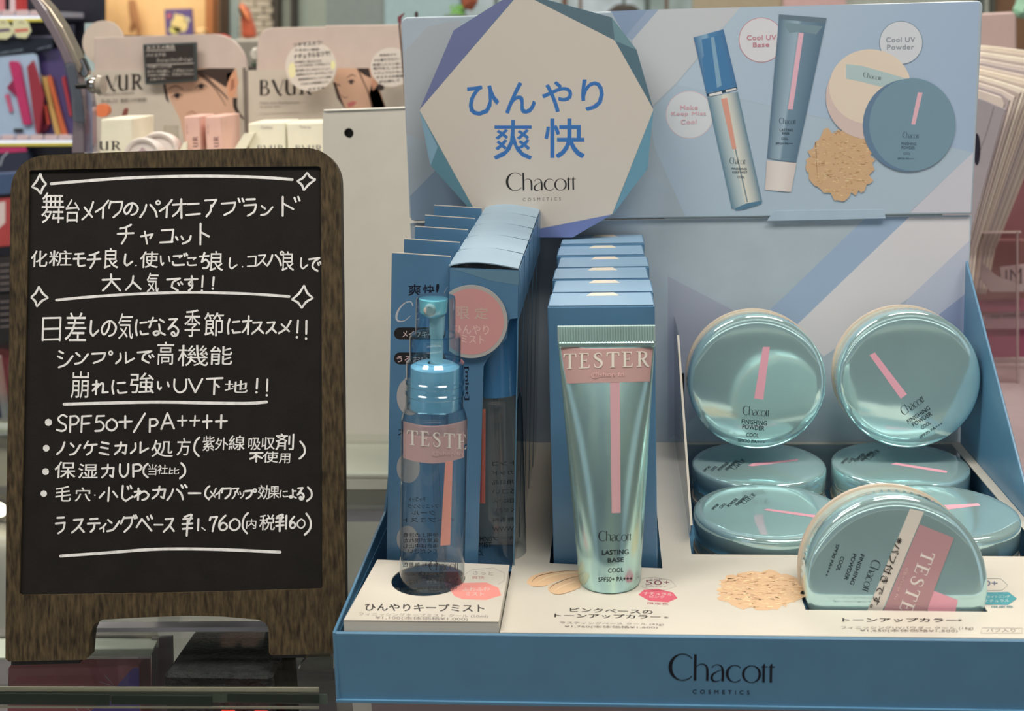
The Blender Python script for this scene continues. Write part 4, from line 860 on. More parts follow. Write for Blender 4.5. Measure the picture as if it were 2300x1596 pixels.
line([('チ', 780, 515, 885, 640), ('ャ', 935, 560, 1015, 640), ('コ', 1065, 545, 1150, 635), ('ッ', 1165, 590, 1268, 640), ('ト', 1308, 508, 1388, 645)], 330)
line([('化', 205, 685, 315, 795), ('粧', 325, 685, 475, 788), ('モ', 488, 705, 565, 790), ('チ', 580, 695, 665, 800), ('良', 690, 668, 785, 805), ('し', 818, 710, 880, 785), ('.', 895, 776, 908, 792), ('使', 928, 690, 1048, 800), ('い', 1062, 715, 1128, 785), ('ご', 1140, 708, 1240, 785), ('こ', 1240, 730, 1305, 785), ('ち', 1325, 700, 1388, 802), ('良', 1390, 688, 1480, 822), ('し', 1512, 735, 1572, 805), ('.', 1600, 785, 1613, 800), ('コ', 1640, 722, 1698, 792), ('ス', 1705, 715, 1768, 785), ('パ', 1772, 692, 1878, 785), ('良', 1868, 690, 1950, 820), ('し', 1985, 735, 2040, 805), ('で', 2048, 735, 2128, 820)], 330)
line([('大', 680, 842, 795, 950), ('人', 835, 855, 932, 945), ('気', 972, 830, 1052, 962), ('で', 1108, 870, 1208, 950), ('す', 1225, 855, 1308, 950), ('!', 1330, 855, 1350, 955), ('!', 1402, 862, 1422, 940)], 330)
line([('日', 285, 1130, 400, 1280), ('差', 430, 1095, 572, 1285), ('し', 592, 1150, 655, 1250), ('の', 672, 1150, 770, 1250), ('気', 782, 1100, 882, 1272), ('に', 898, 1145, 980, 1245), ('な', 985, 1130, 1092, 1245), ('る', 1112, 1138, 1182, 1250), ('季', 1222, 1075, 1328, 1258), ('節', 1352, 1095, 1482, 1252), ('に', 1508, 1140, 1592, 1235), ('オ', 1608, 1120, 1665, 1238), ('ス', 1670, 1160, 1748, 1235), ('ス', 1765, 1160, 1832, 1232), ('メ', 1850, 1150, 1928, 1232), ('!', 1960, 1148, 1980, 1262), ('!', 2018, 1150, 2038, 1272)], 330)
line([('シ', 385, 1352, 482, 1458), ('ン', 500, 1355, 582, 1435), ('プ', 610, 1345, 752, 1430), ('ル', 768, 1360, 888, 1432), ('で', 912, 1352, 1018, 1428), ('高', 1042, 1288, 1152, 1442), ('機', 1178, 1310, 1382, 1450), ('能', 1392, 1318, 1540, 1442)], 330)
line([('崩', 470, 10, 588, 188), ('れ', 615, 72, 718, 162), ('に', 742, 72, 838, 158), ('強', 862, 20, 1022, 158), ('い', 1042, 75, 1122, 132), ('U', 1152, 65, 1238, 150), ('V', 1252, 60, 1342, 150), ('下', 1368, 55, 1472, 162), ('地', 1490, 70, 1642, 152), ('!', 1690, 60, 1712, 152), ('!', 1758, 65, 1780, 172)], 830)
line([('S', 378, 300, 448, 405), ('P', 458, 305, 522, 412), ('F', 535, 305, 602, 412), ('5', 630, 305, 692, 405), ('0', 702, 325, 778, 402), ('+', 790, 305, 872, 385), ('/', 885, 290, 962, 412), ('P', 985, 325, 1048, 412), ('A', 1068, 288, 1152, 392), ('+', 1178, 303, 1238, 372), ('+', 1260, 303, 1322, 372), ('+', 1345, 300, 1402, 386), ('+', 1430, 298, 1502, 386)], 830)
line([('ノ', 380, 480, 432, 558), ('ン', 465, 480, 532, 562), ('ケ', 558, 475, 642, 562), ('ミ', 662, 480, 728, 562), ('カ', 762, 480, 842, 558), ('ル', 868, 480, 982, 552), ('処', 1002, 465, 1148, 578), ('方', 1172, 452, 1262, 568), ('(', 1285, 448, 1322, 572), ('紫', 1342, 438, 1422, 538), ('外', 1425, 450, 1512, 532), ('線', 1515, 435, 1622, 532), ('吸', 1645, 450, 1728, 532), ('収', 1732, 445, 1822, 528), ('剤', 1825, 422, 1948, 532), (')', 1985, 475, 2022, 588), ('不', 1658, 548, 1738, 608), ('使', 1740, 540, 1842, 615), ('用', 1848, 553, 1922, 620)], 830)
line([('保', 362, 608, 502, 718), ('湿', 518, 622, 648, 718), ('力', 675, 628, 758, 712), ('U', 792, 625, 852, 708), ('P', 875, 625, 942, 708), ('(', 948, 622, 982, 712), ('当', 982, 625, 1038, 698), ('社', 1042, 628, 1112, 692), ('比', 1118, 648, 1188, 692), (')', 1195, 618, 1230, 718)], 830)
line([('毛', 368, 768, 472, 872), ('穴', 498, 778, 602, 872), ('・', 620, 820, 638, 840), ('小', 662, 780, 778, 868), ('じ', 800, 768, 888, 868), ('わ', 892, 785, 988, 862), ('カ', 1012, 772, 1098, 852), ('バ', 1108, 762, 1238, 862), ('ー', 1250, 810, 1328, 824), ('(', 1358, 770, 1388, 858), ('メ', 1385, 785, 1432, 852), ('イ', 1430, 785, 1468, 852), ('ク', 1470, 780, 1532, 852), ('ア', 1535, 782, 1578, 852), ('ッ', 1575, 805, 1618, 848), ('プ', 1625, 785, 1698, 852), ('効', 1708, 762, 1788, 858), ('果', 1785, 770, 1852, 852), ('に', 1855, 798, 1908, 842), ('よ', 1915, 792, 1962, 848), ('る', 1970, 782, 2012, 858), (')', 2035, 778, 2068, 868)], 830)
line([('ラ', 370, 978, 432, 1082), ('ス', 480, 990, 562, 1078), ('テ', 582, 985, 662, 1072), ('ィ', 662, 1018, 702, 1072), ('ン', 712, 985, 792, 1068), ('グ', 802, 965, 908, 1072), ('ベ', 905, 962, 1022, 1065), ('ー', 1022, 1020, 1078, 1032), ('ス', 1088, 985, 1158, 1072), ('¥', 1205, 958, 1278, 1098), ('1', 1306, 988, 1322, 1062), ('、', 1335, 1042, 1362, 1064), ('7', 1390, 972, 1442, 1068), ('6', 1448, 965, 1512, 1062), ('0', 1518, 985, 1592, 1062), ('(', 1605, 948, 1642, 1082), ('内', 1632, 988, 1698, 1052), ('税', 1718, 958, 1822, 1062), ('¥', 1825, 958, 1882, 1068), ('1', 1890, 965, 1903, 1052), ('6', 1918, 972, 1962, 1048), ('0', 1968, 988, 2022, 1048), (')', 2022, 952, 2062, 1092)], 830)
for x, y, r in ((109, 948, 8), (104, 1006, 7.4), (102.5, 1058.5, 7.6), (98.5, 1108, 7.2)): p.poly(circ(x, y, r, r, 18), ck)
def chalk(pts, w_, col, oy=330): p.stroke([(x/SC, oy+y/SC) for x, y in pts], w_, col); [p.poly(circ(pts[i][0]/SC, oy+pts[i][1]/SC, w_/2, w_/2, 10), col) for i in (0, -1)]
wk = C(206, 202, 194, 1.5)
chalk([(340, 243), (600, 222), (850, 205), (1150, 195), (1400, 193), (1700, 200), (1935, 215)], 6.5, wk)
chalk([(375, 1013), (600, 992), (900, 973), (1200, 963), (1450, 965), (1700, 975), (1915, 990)], 6.0, wk)
chalk([(425, 228), (1000, 214), (1400, 220), (1640, 222), (1765, 213)], 6.8, ck, 830)
chalk([(402, 1233), (700, 1212), (1030, 1188), (1400, 1188), (1855, 1207)], 6.6, ck, 830)
def star(l, cin, w_=3.6):
    for i in range(4):
        a_, b_ = l[i], l[(i+1) % 4]; m = ((a_[0]+b_[0])/2*.78+cin[0]*.22, (a_[1]+b_[1])/2*.78+cin[1]*.22)
        p.stroke([(q[0]/SC, 330+q[1]/SC) for q in (a_, m, b_)], [w_, w_*1.5, w_], gk)
star([(268, 172), (308, 245), (272, 312), (210, 265)], (260, 245)); star([(2035, 168), (2092, 215), (2012, 288), (1968, 226)], (2030, 228))
star([(258, 922), (320, 998), (245, 1058), (205, 995)], (258, 992)); star([(2015, 915), (2075, 1000), (1998, 1068), (1932, 1010)], (2003, 995))
p.l += 1
for x, y in ((480, 930), (520, 1290)): pass
p.build('chalk_writing', cb_, 'chalk', label='white handwritten marker text and lines')
# ================================================================== BACKGROUND: white riser, pale stands, shop
def bg(name, label, cat, px, Y, t, m, group=None, **kw):
    mb = yplate(px, Y, t); c = ony(sum(q[0] for q in px)/len(px), max(q[1] for q in px), Y)
    return solo(name, label, cat, mb, m, c, group, **kw), mb
def root(name, label, cat, px, Y, group=None): return thing(name, label, cat, ony(px[0], px[1], Y), group)
# white display riser with a round hole, left behind the header
t = root('white_display_stand', 'white plastic display stand with round hole between chalkboard and blue display', 'display stand', (820, 1100), .85)
YW = .85
wp_ = [(725, 252), (729, 249), (1030, 239), (1036, 1000), (725, 1004)]
h = lambda q, Y: [ony(x, y, Y) for x, y in q]
part('back_sheet', MB().plate(h(wp_, YW), (0, .003, 0), [h(circ(783, 299, 11, 11.5, 28), YW)]), 'white', t)
part('sheet_edge', MB().plate(h([(724, 247), (1030, 236), (1036, 239), (730, 250)], YW-.001), (0, .006, 0)), mat('white_edge', C(225, 220, 202, 1.5), .4), t, bevel=.0005)
part('hole_backing', MB().plate(h(rrect(765, 280, 801, 318, 4), YW+.004), (0, .0008, 0)), 'blackplastic', t)
a0 = ony(724, 1000, YW); a1 = ony(1036, 1000, YW)
part('ledge', MB().box((a0.x, YW-.060, a0.z-.004), (a1.x, YW+.002, a0.z+.001)), 'white', t, bevel=.0025, seg=3)
f0 = ony(724, 1098, YW-.060); part('ledge_front', MB().box((a0.x, YW-.060, f0.z), (a1.x, YW-.057, a0.z-.004)), 'white', t)
# level below the ledge: glass and metal rails
for k, (y0, y1, c_, nm) in enumerate(((1100, 1136, (82, 92, 82), 'dark glass rail'), (1145, 1176, (120, 122, 148), 'bluish metal rail'))):
    A0 = ony(590, y0, .80); A1 = ony(1100, y1, .80); x0, x1 = ony(590, 1120, .80).x, ony(900, 1120, .80).x
    solo('shelf_rail', '%s low behind the chalkboard, seen right of its frame' % nm, 'rail', MB().box((x0, .800+k*.002, A1.z), (x1, .812+k*.002, A0.z)), paint(*c_, .2, coat=.5), (x0, .80, A1.z), bevel=.001)
# pale make-up stands
pinkc = paint(182, 166, 158, .5); greyc = paint(178, 170, 158, .5); facec = C(188, 150, 126, K)
YS = 1.12
def lettering(pr, rows_):
    for s_, a_, b_, hh, c in rows_: pr.text(s_, a_, b_, (0, -hh), c, .006)
brn = C(46, 36, 32); g4 = C(126, 118, 110, 1.4)
t = root('makeup_stand', 'pale pink make-up stand with rounded top right corner and face poster, left of two', 'make-up stand', (380, 345), YS)
q = [(212, 84)]+[(478, 76)]+arc(478, 150, 76, 74, 90, 8, 8)+[(556, 160), (212, 165)]
part('top_card', yplate(q, YS+.002, .004), pinkc, t, bevel=.0006)
lowp = [(206, 160), (556, 152), (560, 420), (210, 420)]; part('poster_card', yplate(lowp, YS, .002), greyc, t)
part('card_edge', yplate([(545, 152), (551, 152), (560, 420), (554, 420)], YS-.001, .001), paint(110, 100, 94), t)
p = Print(None, (0, YS, 0), NY, gap=.0003)
p.poly([(372, 189), (400, 160), (440, 153), (532, 153), (534, 218), (522, 290), (526, 400), (430, 400), (405, 270), (378, 215)], facec)
p.poly([(366, 190), (372, 188), (380, 232), (372, 222)], C(60, 44, 40, K)); p.layer()
p.poly([(436, 158), (470, 153), (528, 153), (516, 175), (508, 196), (470, 172)], C(56, 42, 36, K))
p.poly([(512, 215), (509, 165), (530, 160), (536, 185), (524, 220)], C(196, 140, 108, K)); p.layer()
p.poly([(519, 180), (526, 176), (527, 196), (518, 206)], C(150, 96, 72, K))
p.stroke([(444, 160), (470, 180), (505, 214), (512, 224)], [6, 4, 3, 1.5], C(66, 48, 42, K)); p.stroke([(440, 162), (480, 195), (508, 238)], [3, 2, 1], C(80, 58, 50, K))
p.stroke([(528, 220), (530, 244), (548, 268)], [10, 8, 2], C(50, 38, 36, K))
for ex_, ey, w_ in ((398, 215, 26), (452, 194, 28)):
    p.stroke([(ex_-w_/2, ey+4), (ex_, ey-5), (ex_+w_/2, ey)], [1, 3, 1], C(60, 42, 36, K)); p.poly(circ(ex_, ey, 6, 5, 14), C(44, 32, 30, K)); p.stroke([(ex_-w_/2, ey+5), (ex_, ey+7), (ex_+w_/2, ey+1)], .8, C(150, 108, 90, K))
p.stroke([(378, 200), (395, 193), (412, 200)], [2, 4, 2], C(116, 84, 68, K)); p.stroke([(435, 182), (455, 170), (475, 176)], [2, 4, 2], C(116, 84, 68, K)); p.stroke([(420, 255), (432, 250), (442, 258)], [1, 3, 1], C(156, 108, 88, K))
p.layer()
lettering(p, (('SERIF:BVUR', (210, 205), (321, 200), 34, brn), ('Make your beauty', (226, 215), (303, 211), 6, g4), ('肌に美しさを', (228, 231), (265, 230), 9, g4), ('素肌つや実現!', (271, 230), (330, 228), 9, g4)))
p.poly(circ(258, 203, 2.5, 2.5, 10), brn); p.build('poster_print', t, label='printed woman face and dark lettering')
cc, _ = bg('round_sign', 'round pale pink sign card behind the left make-up stand', 'sign', circ(232, 96, 47, 50, 40), YS+.02, .002, paint(190, 176, 164, .5))
bg('small_box', 'pale blue box behind the round pale sign', 'box', [(190, 52), (240, 50), (240, 700), (192, 700)], YS+.10, .02, paint(158, 180, 184, .5))
t = root('mini_blackboard', 'mini blackboard with white handwriting hung on the left make-up stand', 'blackboard', (380, 188), YS-.008)
part('board_frame', yplate([(320, 99), (440, 94), (442, 183), (326, 190)], YS-.008, .004), paint(58, 66, 68, .5), t, bevel=.0008)
part('board_face', yplate([(325, 104), (434, 99), (436, 178), (330, 184)], YS-.0085, .0004), paint(40, 34, 32, .6), t)
p = Print(None, (0, YS-.0086, 0), NY, gap=.0003); wl = C(196, 190, 184, K)
lettering(p, (('おススメ商品', (330, 112), (392, 109), 9, wl), ('バイユアの', (328, 128), (372, 126), 8, wl), ('クッションファンデーション', (352, 141), (433, 138), 10, wl), ('つや感たっぷりの肌', (330, 153), (386, 151), 5, wl), ('カバー力も高く、くずれにくい!', (331, 164), (433, 161), 7, wl), ('うるおいが続く、夕方まできれい', (331, 172), (435, 169), 6, wl), ('人気です。', (336, 181), (372, 179), 5, wl)))
p.stroke([(328, 114.5), (394, 112)], 1.4, wl); p.stroke([(329, 146), (435, 142)], 1.4, wl); p.build('handwriting', t)
YT = 1.10
t = root('makeup_stand', 'pale pink make-up stand with rounded top left corner and side-glancing face poster, right of two', 'make-up stand', (740, 345), YT)
q = [(960, 54), (960, 160), (576, 160), (577, 110)]+arc(612, 98, 34, 36, 165, 90, 6)+[(730, 60), (731, 57)]
part('top_card', yplate(q, YT+.002, .004), pinkc, t, bevel=.0006)
part('poster_card', yplate([(555, 158), (960, 152), (960, 420), (558, 420)], YT, .002), greyc, t)
part('card_edge', yplate([(551, 160), (555, 158), (560, 420), (556, 420)], YT-.001, .001), paint(110, 100, 94), t)
p = Print(None, (0, YT, 0), NY, gap=.0003)
p.poly([(757, 153), (835, 153), (850, 200), (868, 246), (795, 246), (778, 246), (762, 222), (750, 186)], facec); p.poly([(838, 175), (846, 178), (868, 246), (835, 246), (828, 215)], C(178, 140, 116, K)); p.layer()
p.poly([(800, 153), (829, 153), (834, 176), (818, 168)], C(48, 36, 34, K)); p.poly([(748, 184), (754, 185), (764, 214), (776, 246), (758, 220)], C(60, 42, 38, K)); p.poly(circ(854, 196, 9, 7, 14), C(50, 38, 38, K))
p.poly([(832, 180), (844, 176), (848, 192), (838, 204)], C(188, 136, 110, K))
p.stroke([(805, 156), (815, 180), (826, 205), (836, 240)], [4, 3, 3, 2], C(104, 74, 64, K)); p.stroke([(780, 184), (790, 180), (798, 184)], [1, 3, 1], C(60, 44, 40, K)); p.poly(circ(789, 185, 4.5, 4, 12), C(50, 38, 36, K))
p.stroke([(752, 190), (760, 190), (765, 194)], [1, 3, 1], C(60, 44, 40, K)); p.stroke([(778, 176), (790, 168), (800, 172)], [1, 3, 1], C(110, 80, 64, K)); p.stroke([(766, 212), (774, 220), (782, 217)], [1, 2.6, 1], C(130, 88, 76, K))
p.poly([(780, 232), (792, 227), (802, 229), (794, 238), (783, 241)], C(176, 94, 92, K)); p.layer()
lettering(p, (('SERIF:BVUR', (581, 214), (700, 212), 34, brn), ('Make you flawlessness', (584, 234), (672, 233), 6, g4), ('In your skin', (585, 243), (630, 242), 6, g4), ('to your natural best moment', (584, 257), (672, 255), 4, C(150, 142, 132, 1.4))))
p.build('poster_print', t, label='printed woman face and dark lettering')
for i, (cx, cy, rx, ry, lb, tx_) in enumerate(((698, 149, 57, 56, 'large round white card covered in handwriting on the right make-up stand', (('つやマスカラ!', (658, 106), (724, 100), 10), ('うるおい美肌', (662, 115), (718, 113), 5), ('ナチュラルなツヤ!', (660, 133), (742, 124), 11), ('きめ細かい 肌に仕上がる', (663, 142), (722, 139), 5), ('しっとりなのに くずれにくく', (664, 151), (742, 146), 6), ('毎日使いたくなるクッション', (664, 161), (742, 156), 5), ('自然なカバー力でキレイに', (667, 171), (748, 165), 6), ('美容液成分をたっぷりと配合', (670, 181), (745, 175), 5), ('うるおいが長時間つづく', (676, 191), (738, 186), 5), ('おすすめ', (692, 203), (730, 199), 5))),
                                       (878, 151, 46, 44, 'smaller round white card with handwriting at the edge of the blue display', (('新商品です', (853, 126), (890, 124), 4), ('ひと塗りでカバー', (840, 138), (899, 135), 6), ('乾燥しにくい肌へ', (837, 148), (906, 145), 5), ('毛穴もしっかり', (838, 157), (906, 154), 6), ('ナチュラルに仕上', (840, 167), (906, 163), 5), ('オススメの商品', (845, 177), (905, 173), 6), ('ぜひ試して', (851, 187), (898, 183), 6))))):
    o, mb = bg('round_price_card', lb, 'card', circ(cx, cy, rx, ry, 40), YT-.02, .0006, paint(198, 190, 182, .5))
    p = Print(None, (0, YT-.02, 0), NY, gap=.0004)
    if i == 0: p.poly(circ(656, 158, 8, 18, 16), C(214, 206, 158, K)); p.poly(circ(748, 146, 5, 10, 14), C(218, 208, 150, K)); p.layer()
    for s_, a_, b_, hh in tx_: p.text(s_, a_, b_, (0, -hh), C(58, 52, 58, 1.2), .015)
    p.build('handwriting', o)
# white products standing on a tray in front of those stands
YP = .98
zt = ony(500, 335, YP).z-.012
solo('white_tray', 'white product tray in front of the pink make-up stands', 'tray', MB().box((ony(205, 340, YP).x, YP-.05, -.0), (ony(728, 340, YP).x, YS-.02, zt)), 'white', (-.3, YP, 0), bevel=.002)
def wbox(name, label, px, Y, d, m, texts=(), group=None, rot=0):
    """px: front face TL, TR, BR, BL"""
    f = h(px, Y); mb = MB().plate(f, (0, d, 0)); o = solo(name, label, 'box', mb, m, f[3].lerp(f[2], .5), group, bevel=.0008)
    if texts:
        p = Print(None, (0, Y, 0), NY, gap=.0003)
        for s_, a_, b_, hv, c in texts: p.text(s_, a_, b_, hv, c, .004)
        p.build('box_print', o)
    return o
wm_ = mat('warm_white_box', C(214, 208, 188, 1.5), .45)
wbox('white_box', 'tall white box with dark lettering at the far left behind the chalkboard', [(226, 268), (296, 266), (296, 345), (224, 345)], YP, .05, wm_, (('SERIF:UR', (224, 337), (272, 337), (0, -20), brn),))
cream2 = paint(196, 188, 184, .4)
for i, (cx, cy, r, Y) in enumerate(((358, 345, 48, YP+.015), (322, 352, 42, YP-.012))):
    c0 = ony(cx, cy, Y); rr = (ony(cx+r, cy, Y)-c0).length; T = Matrix.Translation(c0) @ Matrix.Rotation(math.radians(82), 4, 'X')
    t = thing('round_compact', ('larger round white compact leaning upright behind the chalkboard top', 'smaller round white compact in front of the larger one')[i], 'compact', c0)
    part('compact_case', MB().lathe([(0, -.012), (rr*.97, -.012), (rr, -.009), (rr, .002), (rr*.93, .004), (rr*.80, .003), (rr*.78, .001), (0, .001)], T, 48), cream2, t, smooth=True)
    part('compact_label', MB().lathe([(0, .0012), (rr*.5, .0012), (rr*.5, .0018), (0, .0018)], T, 4), paint(160, 138, 146), t)
pk = paint(204, 164, 152, .45)
for i, (x0, x1, top) in enumerate(((413, 448, 262), (460, 497, 262))):
    for k in range(2 if i == 0 else 3):
        o_ = k*10
        wbox('pink_box', ('pink lipstick box with vertical lettering, %s stack, %s' % (('left', 'right')[i], ('front', 'second', 'third')[k])), [(x0+o_, top-k*1.5), (x1+o_, top-1-k*1.5), (x1+o_+2, 345), (x0+o_+4, 345)], YP+.002+k*.031, .029, pk,
             (('SERIF:UR', (x0+32, 330), (x0+31, 306), (-11, 0), C(120, 70, 74)), ('lip tint', (x0+9, 300), (x0+9, 280), (-3, 0), C(176, 120, 116))) if k == 0 else (), 'pink lipstick boxes behind the chalkboard')
for i, (x0, x1) in enumerate(((557, 641), (643, 728))):
    wbox('white_box', 'wide white box with faint grey print, %s of the pair beside the white stand' % ('left', 'right')[i], [(x0, 277), (x1, 275), (x1, 345), (x0+3, 345)], YP, .045, wm_, (('Cushion' if i == 0 else 'Tone up', (x0+30, 289), (x0+55, 289), (0, -6), C(170, 160, 160, 1.4)), ('SERIF:BVUR', (x0+20, 342), (x0+80, 342), (0, -16), C(120, 112, 112))))
for i, px in enumerate(([(520, 345), (548, 300), (572, 298), (545, 345)], [(400, 345), (412, 320), (420, 318), (418, 345)])):
    bg('tray_wing', ('slanted white tray wing between the pink boxes and the white boxes', 'short slanted white tray wing left of the pink boxes')[i], 'tray part', px, YP-.004, .004, wm_)
bg('clear_stand_card', 'small clear acrylic stand in front of the left face poster', 'card holder', [(368, 282), (398, 282), (400, 345), (368, 345)], YP+.05, .003, clear('acryl', (.9, .9, .88), .1, 2.))
bg('orange_disc', 'round orange disc at the left edge of the left make-up stand', 'lid', circ(228, 248, 17, 15, 24), YS-.03, .006, paint(214, 112, 62, .4))
bg('lipstick_sample', 'small dark red lipstick bullet above the tall white box', 'lipstick', [(272, 262), (277, 244), (284, 242), (283, 252), (279, 264)], YP+.06, .006, paint(120, 60, 54, .4), bevel=.001)
# ---- curved clear/purple mirror frame with clamp
t = root('mirror_frame', 'curved glossy grey-violet mirror frame rising beside the packaged cosmetics', 'mirror frame', (180, 345), .90)
YM = .90
outer_ = [(62, -6), (84, 30), (110, 72), (134, 118), (150, 160), (160, 215), (163, 280), (160, 345)]
inner_ = [(84, -6), (104, 22), (128, 66), (150, 110), (172, 160), (184, 215), (189, 280), (190, 345)]
part('inner_band', MB().plate(h(outer_+inner_[::-1], YM), (0, .012, 0)), mat('grey_violet_gloss', C(112, 100, 108, 1.4), .25, coat=.5), t, bevel=.001)
o2 = [(90, -6), (112, 18), (140, 60), (166, 112), (182, 150), (178, 165), (172, 160), (150, 110), (128, 66), (104, 22), (84, -6)]
part('metal_band', MB().plate(h(o2, YM+.002), (0, .014, 0)), mat('champagne_metal', C(160, 148, 132, 1.3), .3, metal=.6), t, bevel=.0008)
clr = clear('frame_clear', (.78, .84, .86), .03, 2.6)
part('clear_sleeve', MB().plate(h([(142, 146), (150, 140), (166, 140), (180, 200), (188, 262), (190, 276), (168, 274), (161, 264), (158, 220), (150, 180)], YM-.004), (0, .003, 0)), clr, t, bevel=.0006)
part('clear_rail', MB().plate(h([(190, 180), (196, 180), (206, 240), (207, 345), (190, 345), (193, 270)], YM-.002), (0, .010, 0)), clear('violet_clear', (.62, .60, .72), .03, 2.4), t, bevel=.0008)
c0 = ony(206, 192, YM-.010)
t = thing('clamp_knob', 'shiny chrome clamp screw with round knob on the mirror frame', 'clamp', c0)
Tk = Matrix.Translation(c0) @ Matrix.Rotation(math.radians(90), 4, 'Y')
part('screw_shaft', MB().lathe([(.0022, -.012), (.0022, .004)], Tk, 20), 'blackplastic', t, smooth=True)
part('screw_head', MB().lathe([(0, -.002), (.0052, -.002), (.0060, 0), (.0060, .0035), (.0050, .0045), (0, .0045)], Tk, 24), 'chrome', t, smooth=True)
part('knob', MB().lathe([(0, .0048), (.0070, .0048), (.0080, .0062), (.0070, .0090), (0, .0100)], Tk, 28), paint(150, 140, 128, .3, coat=.6), t, smooth=True)
part('bracket', MB().plate(h([(165, 140), (186, 128), (200, 160), (196, 172), (186, 176), (176, 160)], YM+.004), (0, .006, 0)), 'chrome', t, bevel=.001)
# ---- cosmetics shelf at far left
YL = 1.45
unit = root('cosmetics_shelf', 'lit shop shelf of hanging make-up packs at the far left', 'shelf unit', (60, 330), YL)
def upl(name, px, dy, t_, m, **kw): return part(name, MB().plate(h(px, YL+dy), (0, t_, 0)), m, unit, **kw)
upl('back_board', [(-200, -60), (230, -60), (230, 1400), (-200, 1400)], .06, .01, paint(30, 32, 46, .5))
yel = paint(206, 196, 70, .4); wlt = mat('shelf_edge_light', (.80, .86, 1.0), .4, emit=.55); crd = paint(206, 184, 190, .4)
for k, (yb, x1) in enumerate(((26, 92), (305, 168))):
    upl('shelf_board', [(-200, yb+6), (x1+40, yb), (x1+40, yb+12), (-200, yb+18)], -.02, .07, paint(150, 150, 165, .4))
    upl('light_strip', [(-200, yb+11), (x1+30, yb+10), (x1+30, yb+15), (-200, yb+18)], -.023, .002, wlt)
    upl('yellow_rail', [(-200, yb+18), (x1+30, yb+15), (x1+30, yb+22), (-200, yb+25)], -.023, .002, yel)
    for j in range(6):
        a_ = -30+j*32
        if a_+29 < x1+30: upl('price_card', [(a_+3, yb-3), (a_+31, yb-3), (a_+29, yb+9), (a_, yb+10)], -.024, .001, crd, bevel=.0003)
upl('dark_fascia', [(-200, 58), (160, 55), (160, 80), (-200, 84)], .0, .01, paint(52, 50, 72, .4)); upl('bright_rail', [(-200, 82), (160, 80), (160, 84), (-200, 86)], -.002, .004, paint(170, 170, 205, .3))
upl('lower_fascia', [(-200, 330), (230, 326), (230, 350), (-200, 350)], .0, .01, paint(60, 60, 70, .4))
for i, (x0, x1, c_) in enumerate(((-6, 9, (206, 120, 128)), (11, 18, (30, 30, 36)), (20, 33, (214, 190, 196)), (33, 50, (176, 48, 48)))):
    bg('upper_package', ('pink and white package at the top left corner', 'thin black package at the top left corner', 'white package between the black and red ones on the top shelf', 'red package on the top left shelf')[i], 'package', [(x0, -20), (x1, -20), (x1+2, 26), (x0+1, 26)], YL-.01, .012, paint(*c_, .4), 'packages on the top left shelf', bevel=.001)
for i, (x0, pts, ) in enumerate(((0, [(-12, 46), (12, 44), (26, 60), (29, 78), (14, 88), (-6, 87), (-14, 70)]), (1, [(30, 44), (52, 42), (64, 52), (70, 70), (58, 86), (38, 84), (26, 68)]))):
    t, _ = bg('cream_tag', ('cream shaped shelf tag at the left frame edge', 'cream shaped shelf tag with red band, right of its twin')[i], 'tag', pts, YL-.028, .001, paint(226, 214, 170, .5), 'cream shelf tags')
    p = Print(None, (0, YL-.028, 0), NY, gap=.0004); cxx = sum(a_[0] for a_ in pts)/7
    p.poly([(cxx-16, 66), (cxx+14, 64), (cxx+17, 70), (cxx-14, 73)], C(206, 90, 80, K) if i else C(90, 70, 110, K)); p.stroke([(cxx-8, 52), (cxx, 50), (cxx+8, 53)], [1, 3, 1], C(150, 130, 90, K)); p.build('tag_print', t)
# hanging packs
t = root('cosmetics_pack', 'pale blue hanging pack with magenta tube, under the upper left shelf', 'package', (40, 308), YL-.02)
part('pack_card', MB().plate(h([(-60, 132)]+[(74, 120)]+arc(74, 130, 10, 10, 80, 10, 3)+[(92, 190), (84, 308), (-40, 310)], YL-.02), (0, .002, 0)), paint(158, 184, 220, .3, coat=.6), t)
part('header_strip', MB().plate(h([(-60, 92), (118, 84), (118, 112), (-60, 134)], YL-.021), (0, .001, 0)), paint(26, 34, 48, .35), t)
mg = paint(186, 40, 104, .35)
part('magenta_tube', MB().plate(h([(19, 140), (24, 137), (39, 138), (44, 146), (69, 276), (68, 281), (53, 281), (50, 276)], YL-.026), (0, .005, 0)), mg, t, bevel=.0008)
part('tube_flag', MB().plate(h([(15, 197), (30, 178), (44, 200), (46, 226)], YL-.0245), (0, .003, 0)), paint(140, 26, 76, .35), t)
part('small_tube', MB().plate(h([(10, 213), (19, 211), (28, 250), (22, 254)], YL-.0235), (0, .003, 0)), paint(196, 90, 130, .35), t, bevel=.0004)
part('barcode_tag', MB().plate(h([(31, 289), (51, 289), (51, 297), (31, 297)], YL-.0235), (0, .001, 0)), paint(40, 40, 46), t)
part('red_stick', MB().plate(h([(60, 150), (74, 135), (98, 215), (88, 300), (80, 300)], YL-.0245), (0, .003, 0)), paint(150, 44, 62, .35), t, bevel=.0005)
p = Print(None, (0, YL-.0212, 0), NY, gap=.0004); p.text('SUPER LASTING', (0, 122), (52, 114), (0, -5), C(140, 160, 180, K)); p.text('matte color', (84, 112), (117, 104), (0, -4), C(150, 160, 190, K)); p.build('header_lettering', t)
t = root('cosmetics_pack', 'violet hanging pack with gold and orange sticks, beside the mirror frame', 'package', (125, 308), YL-.008)
part('pack_card', MB().plate(h([(84, 122), (170, 95), (174, 308), (92, 308)], YL-.008), (0, .002, 0)), paint(72, 58, 112, .3, coat=.6), t)
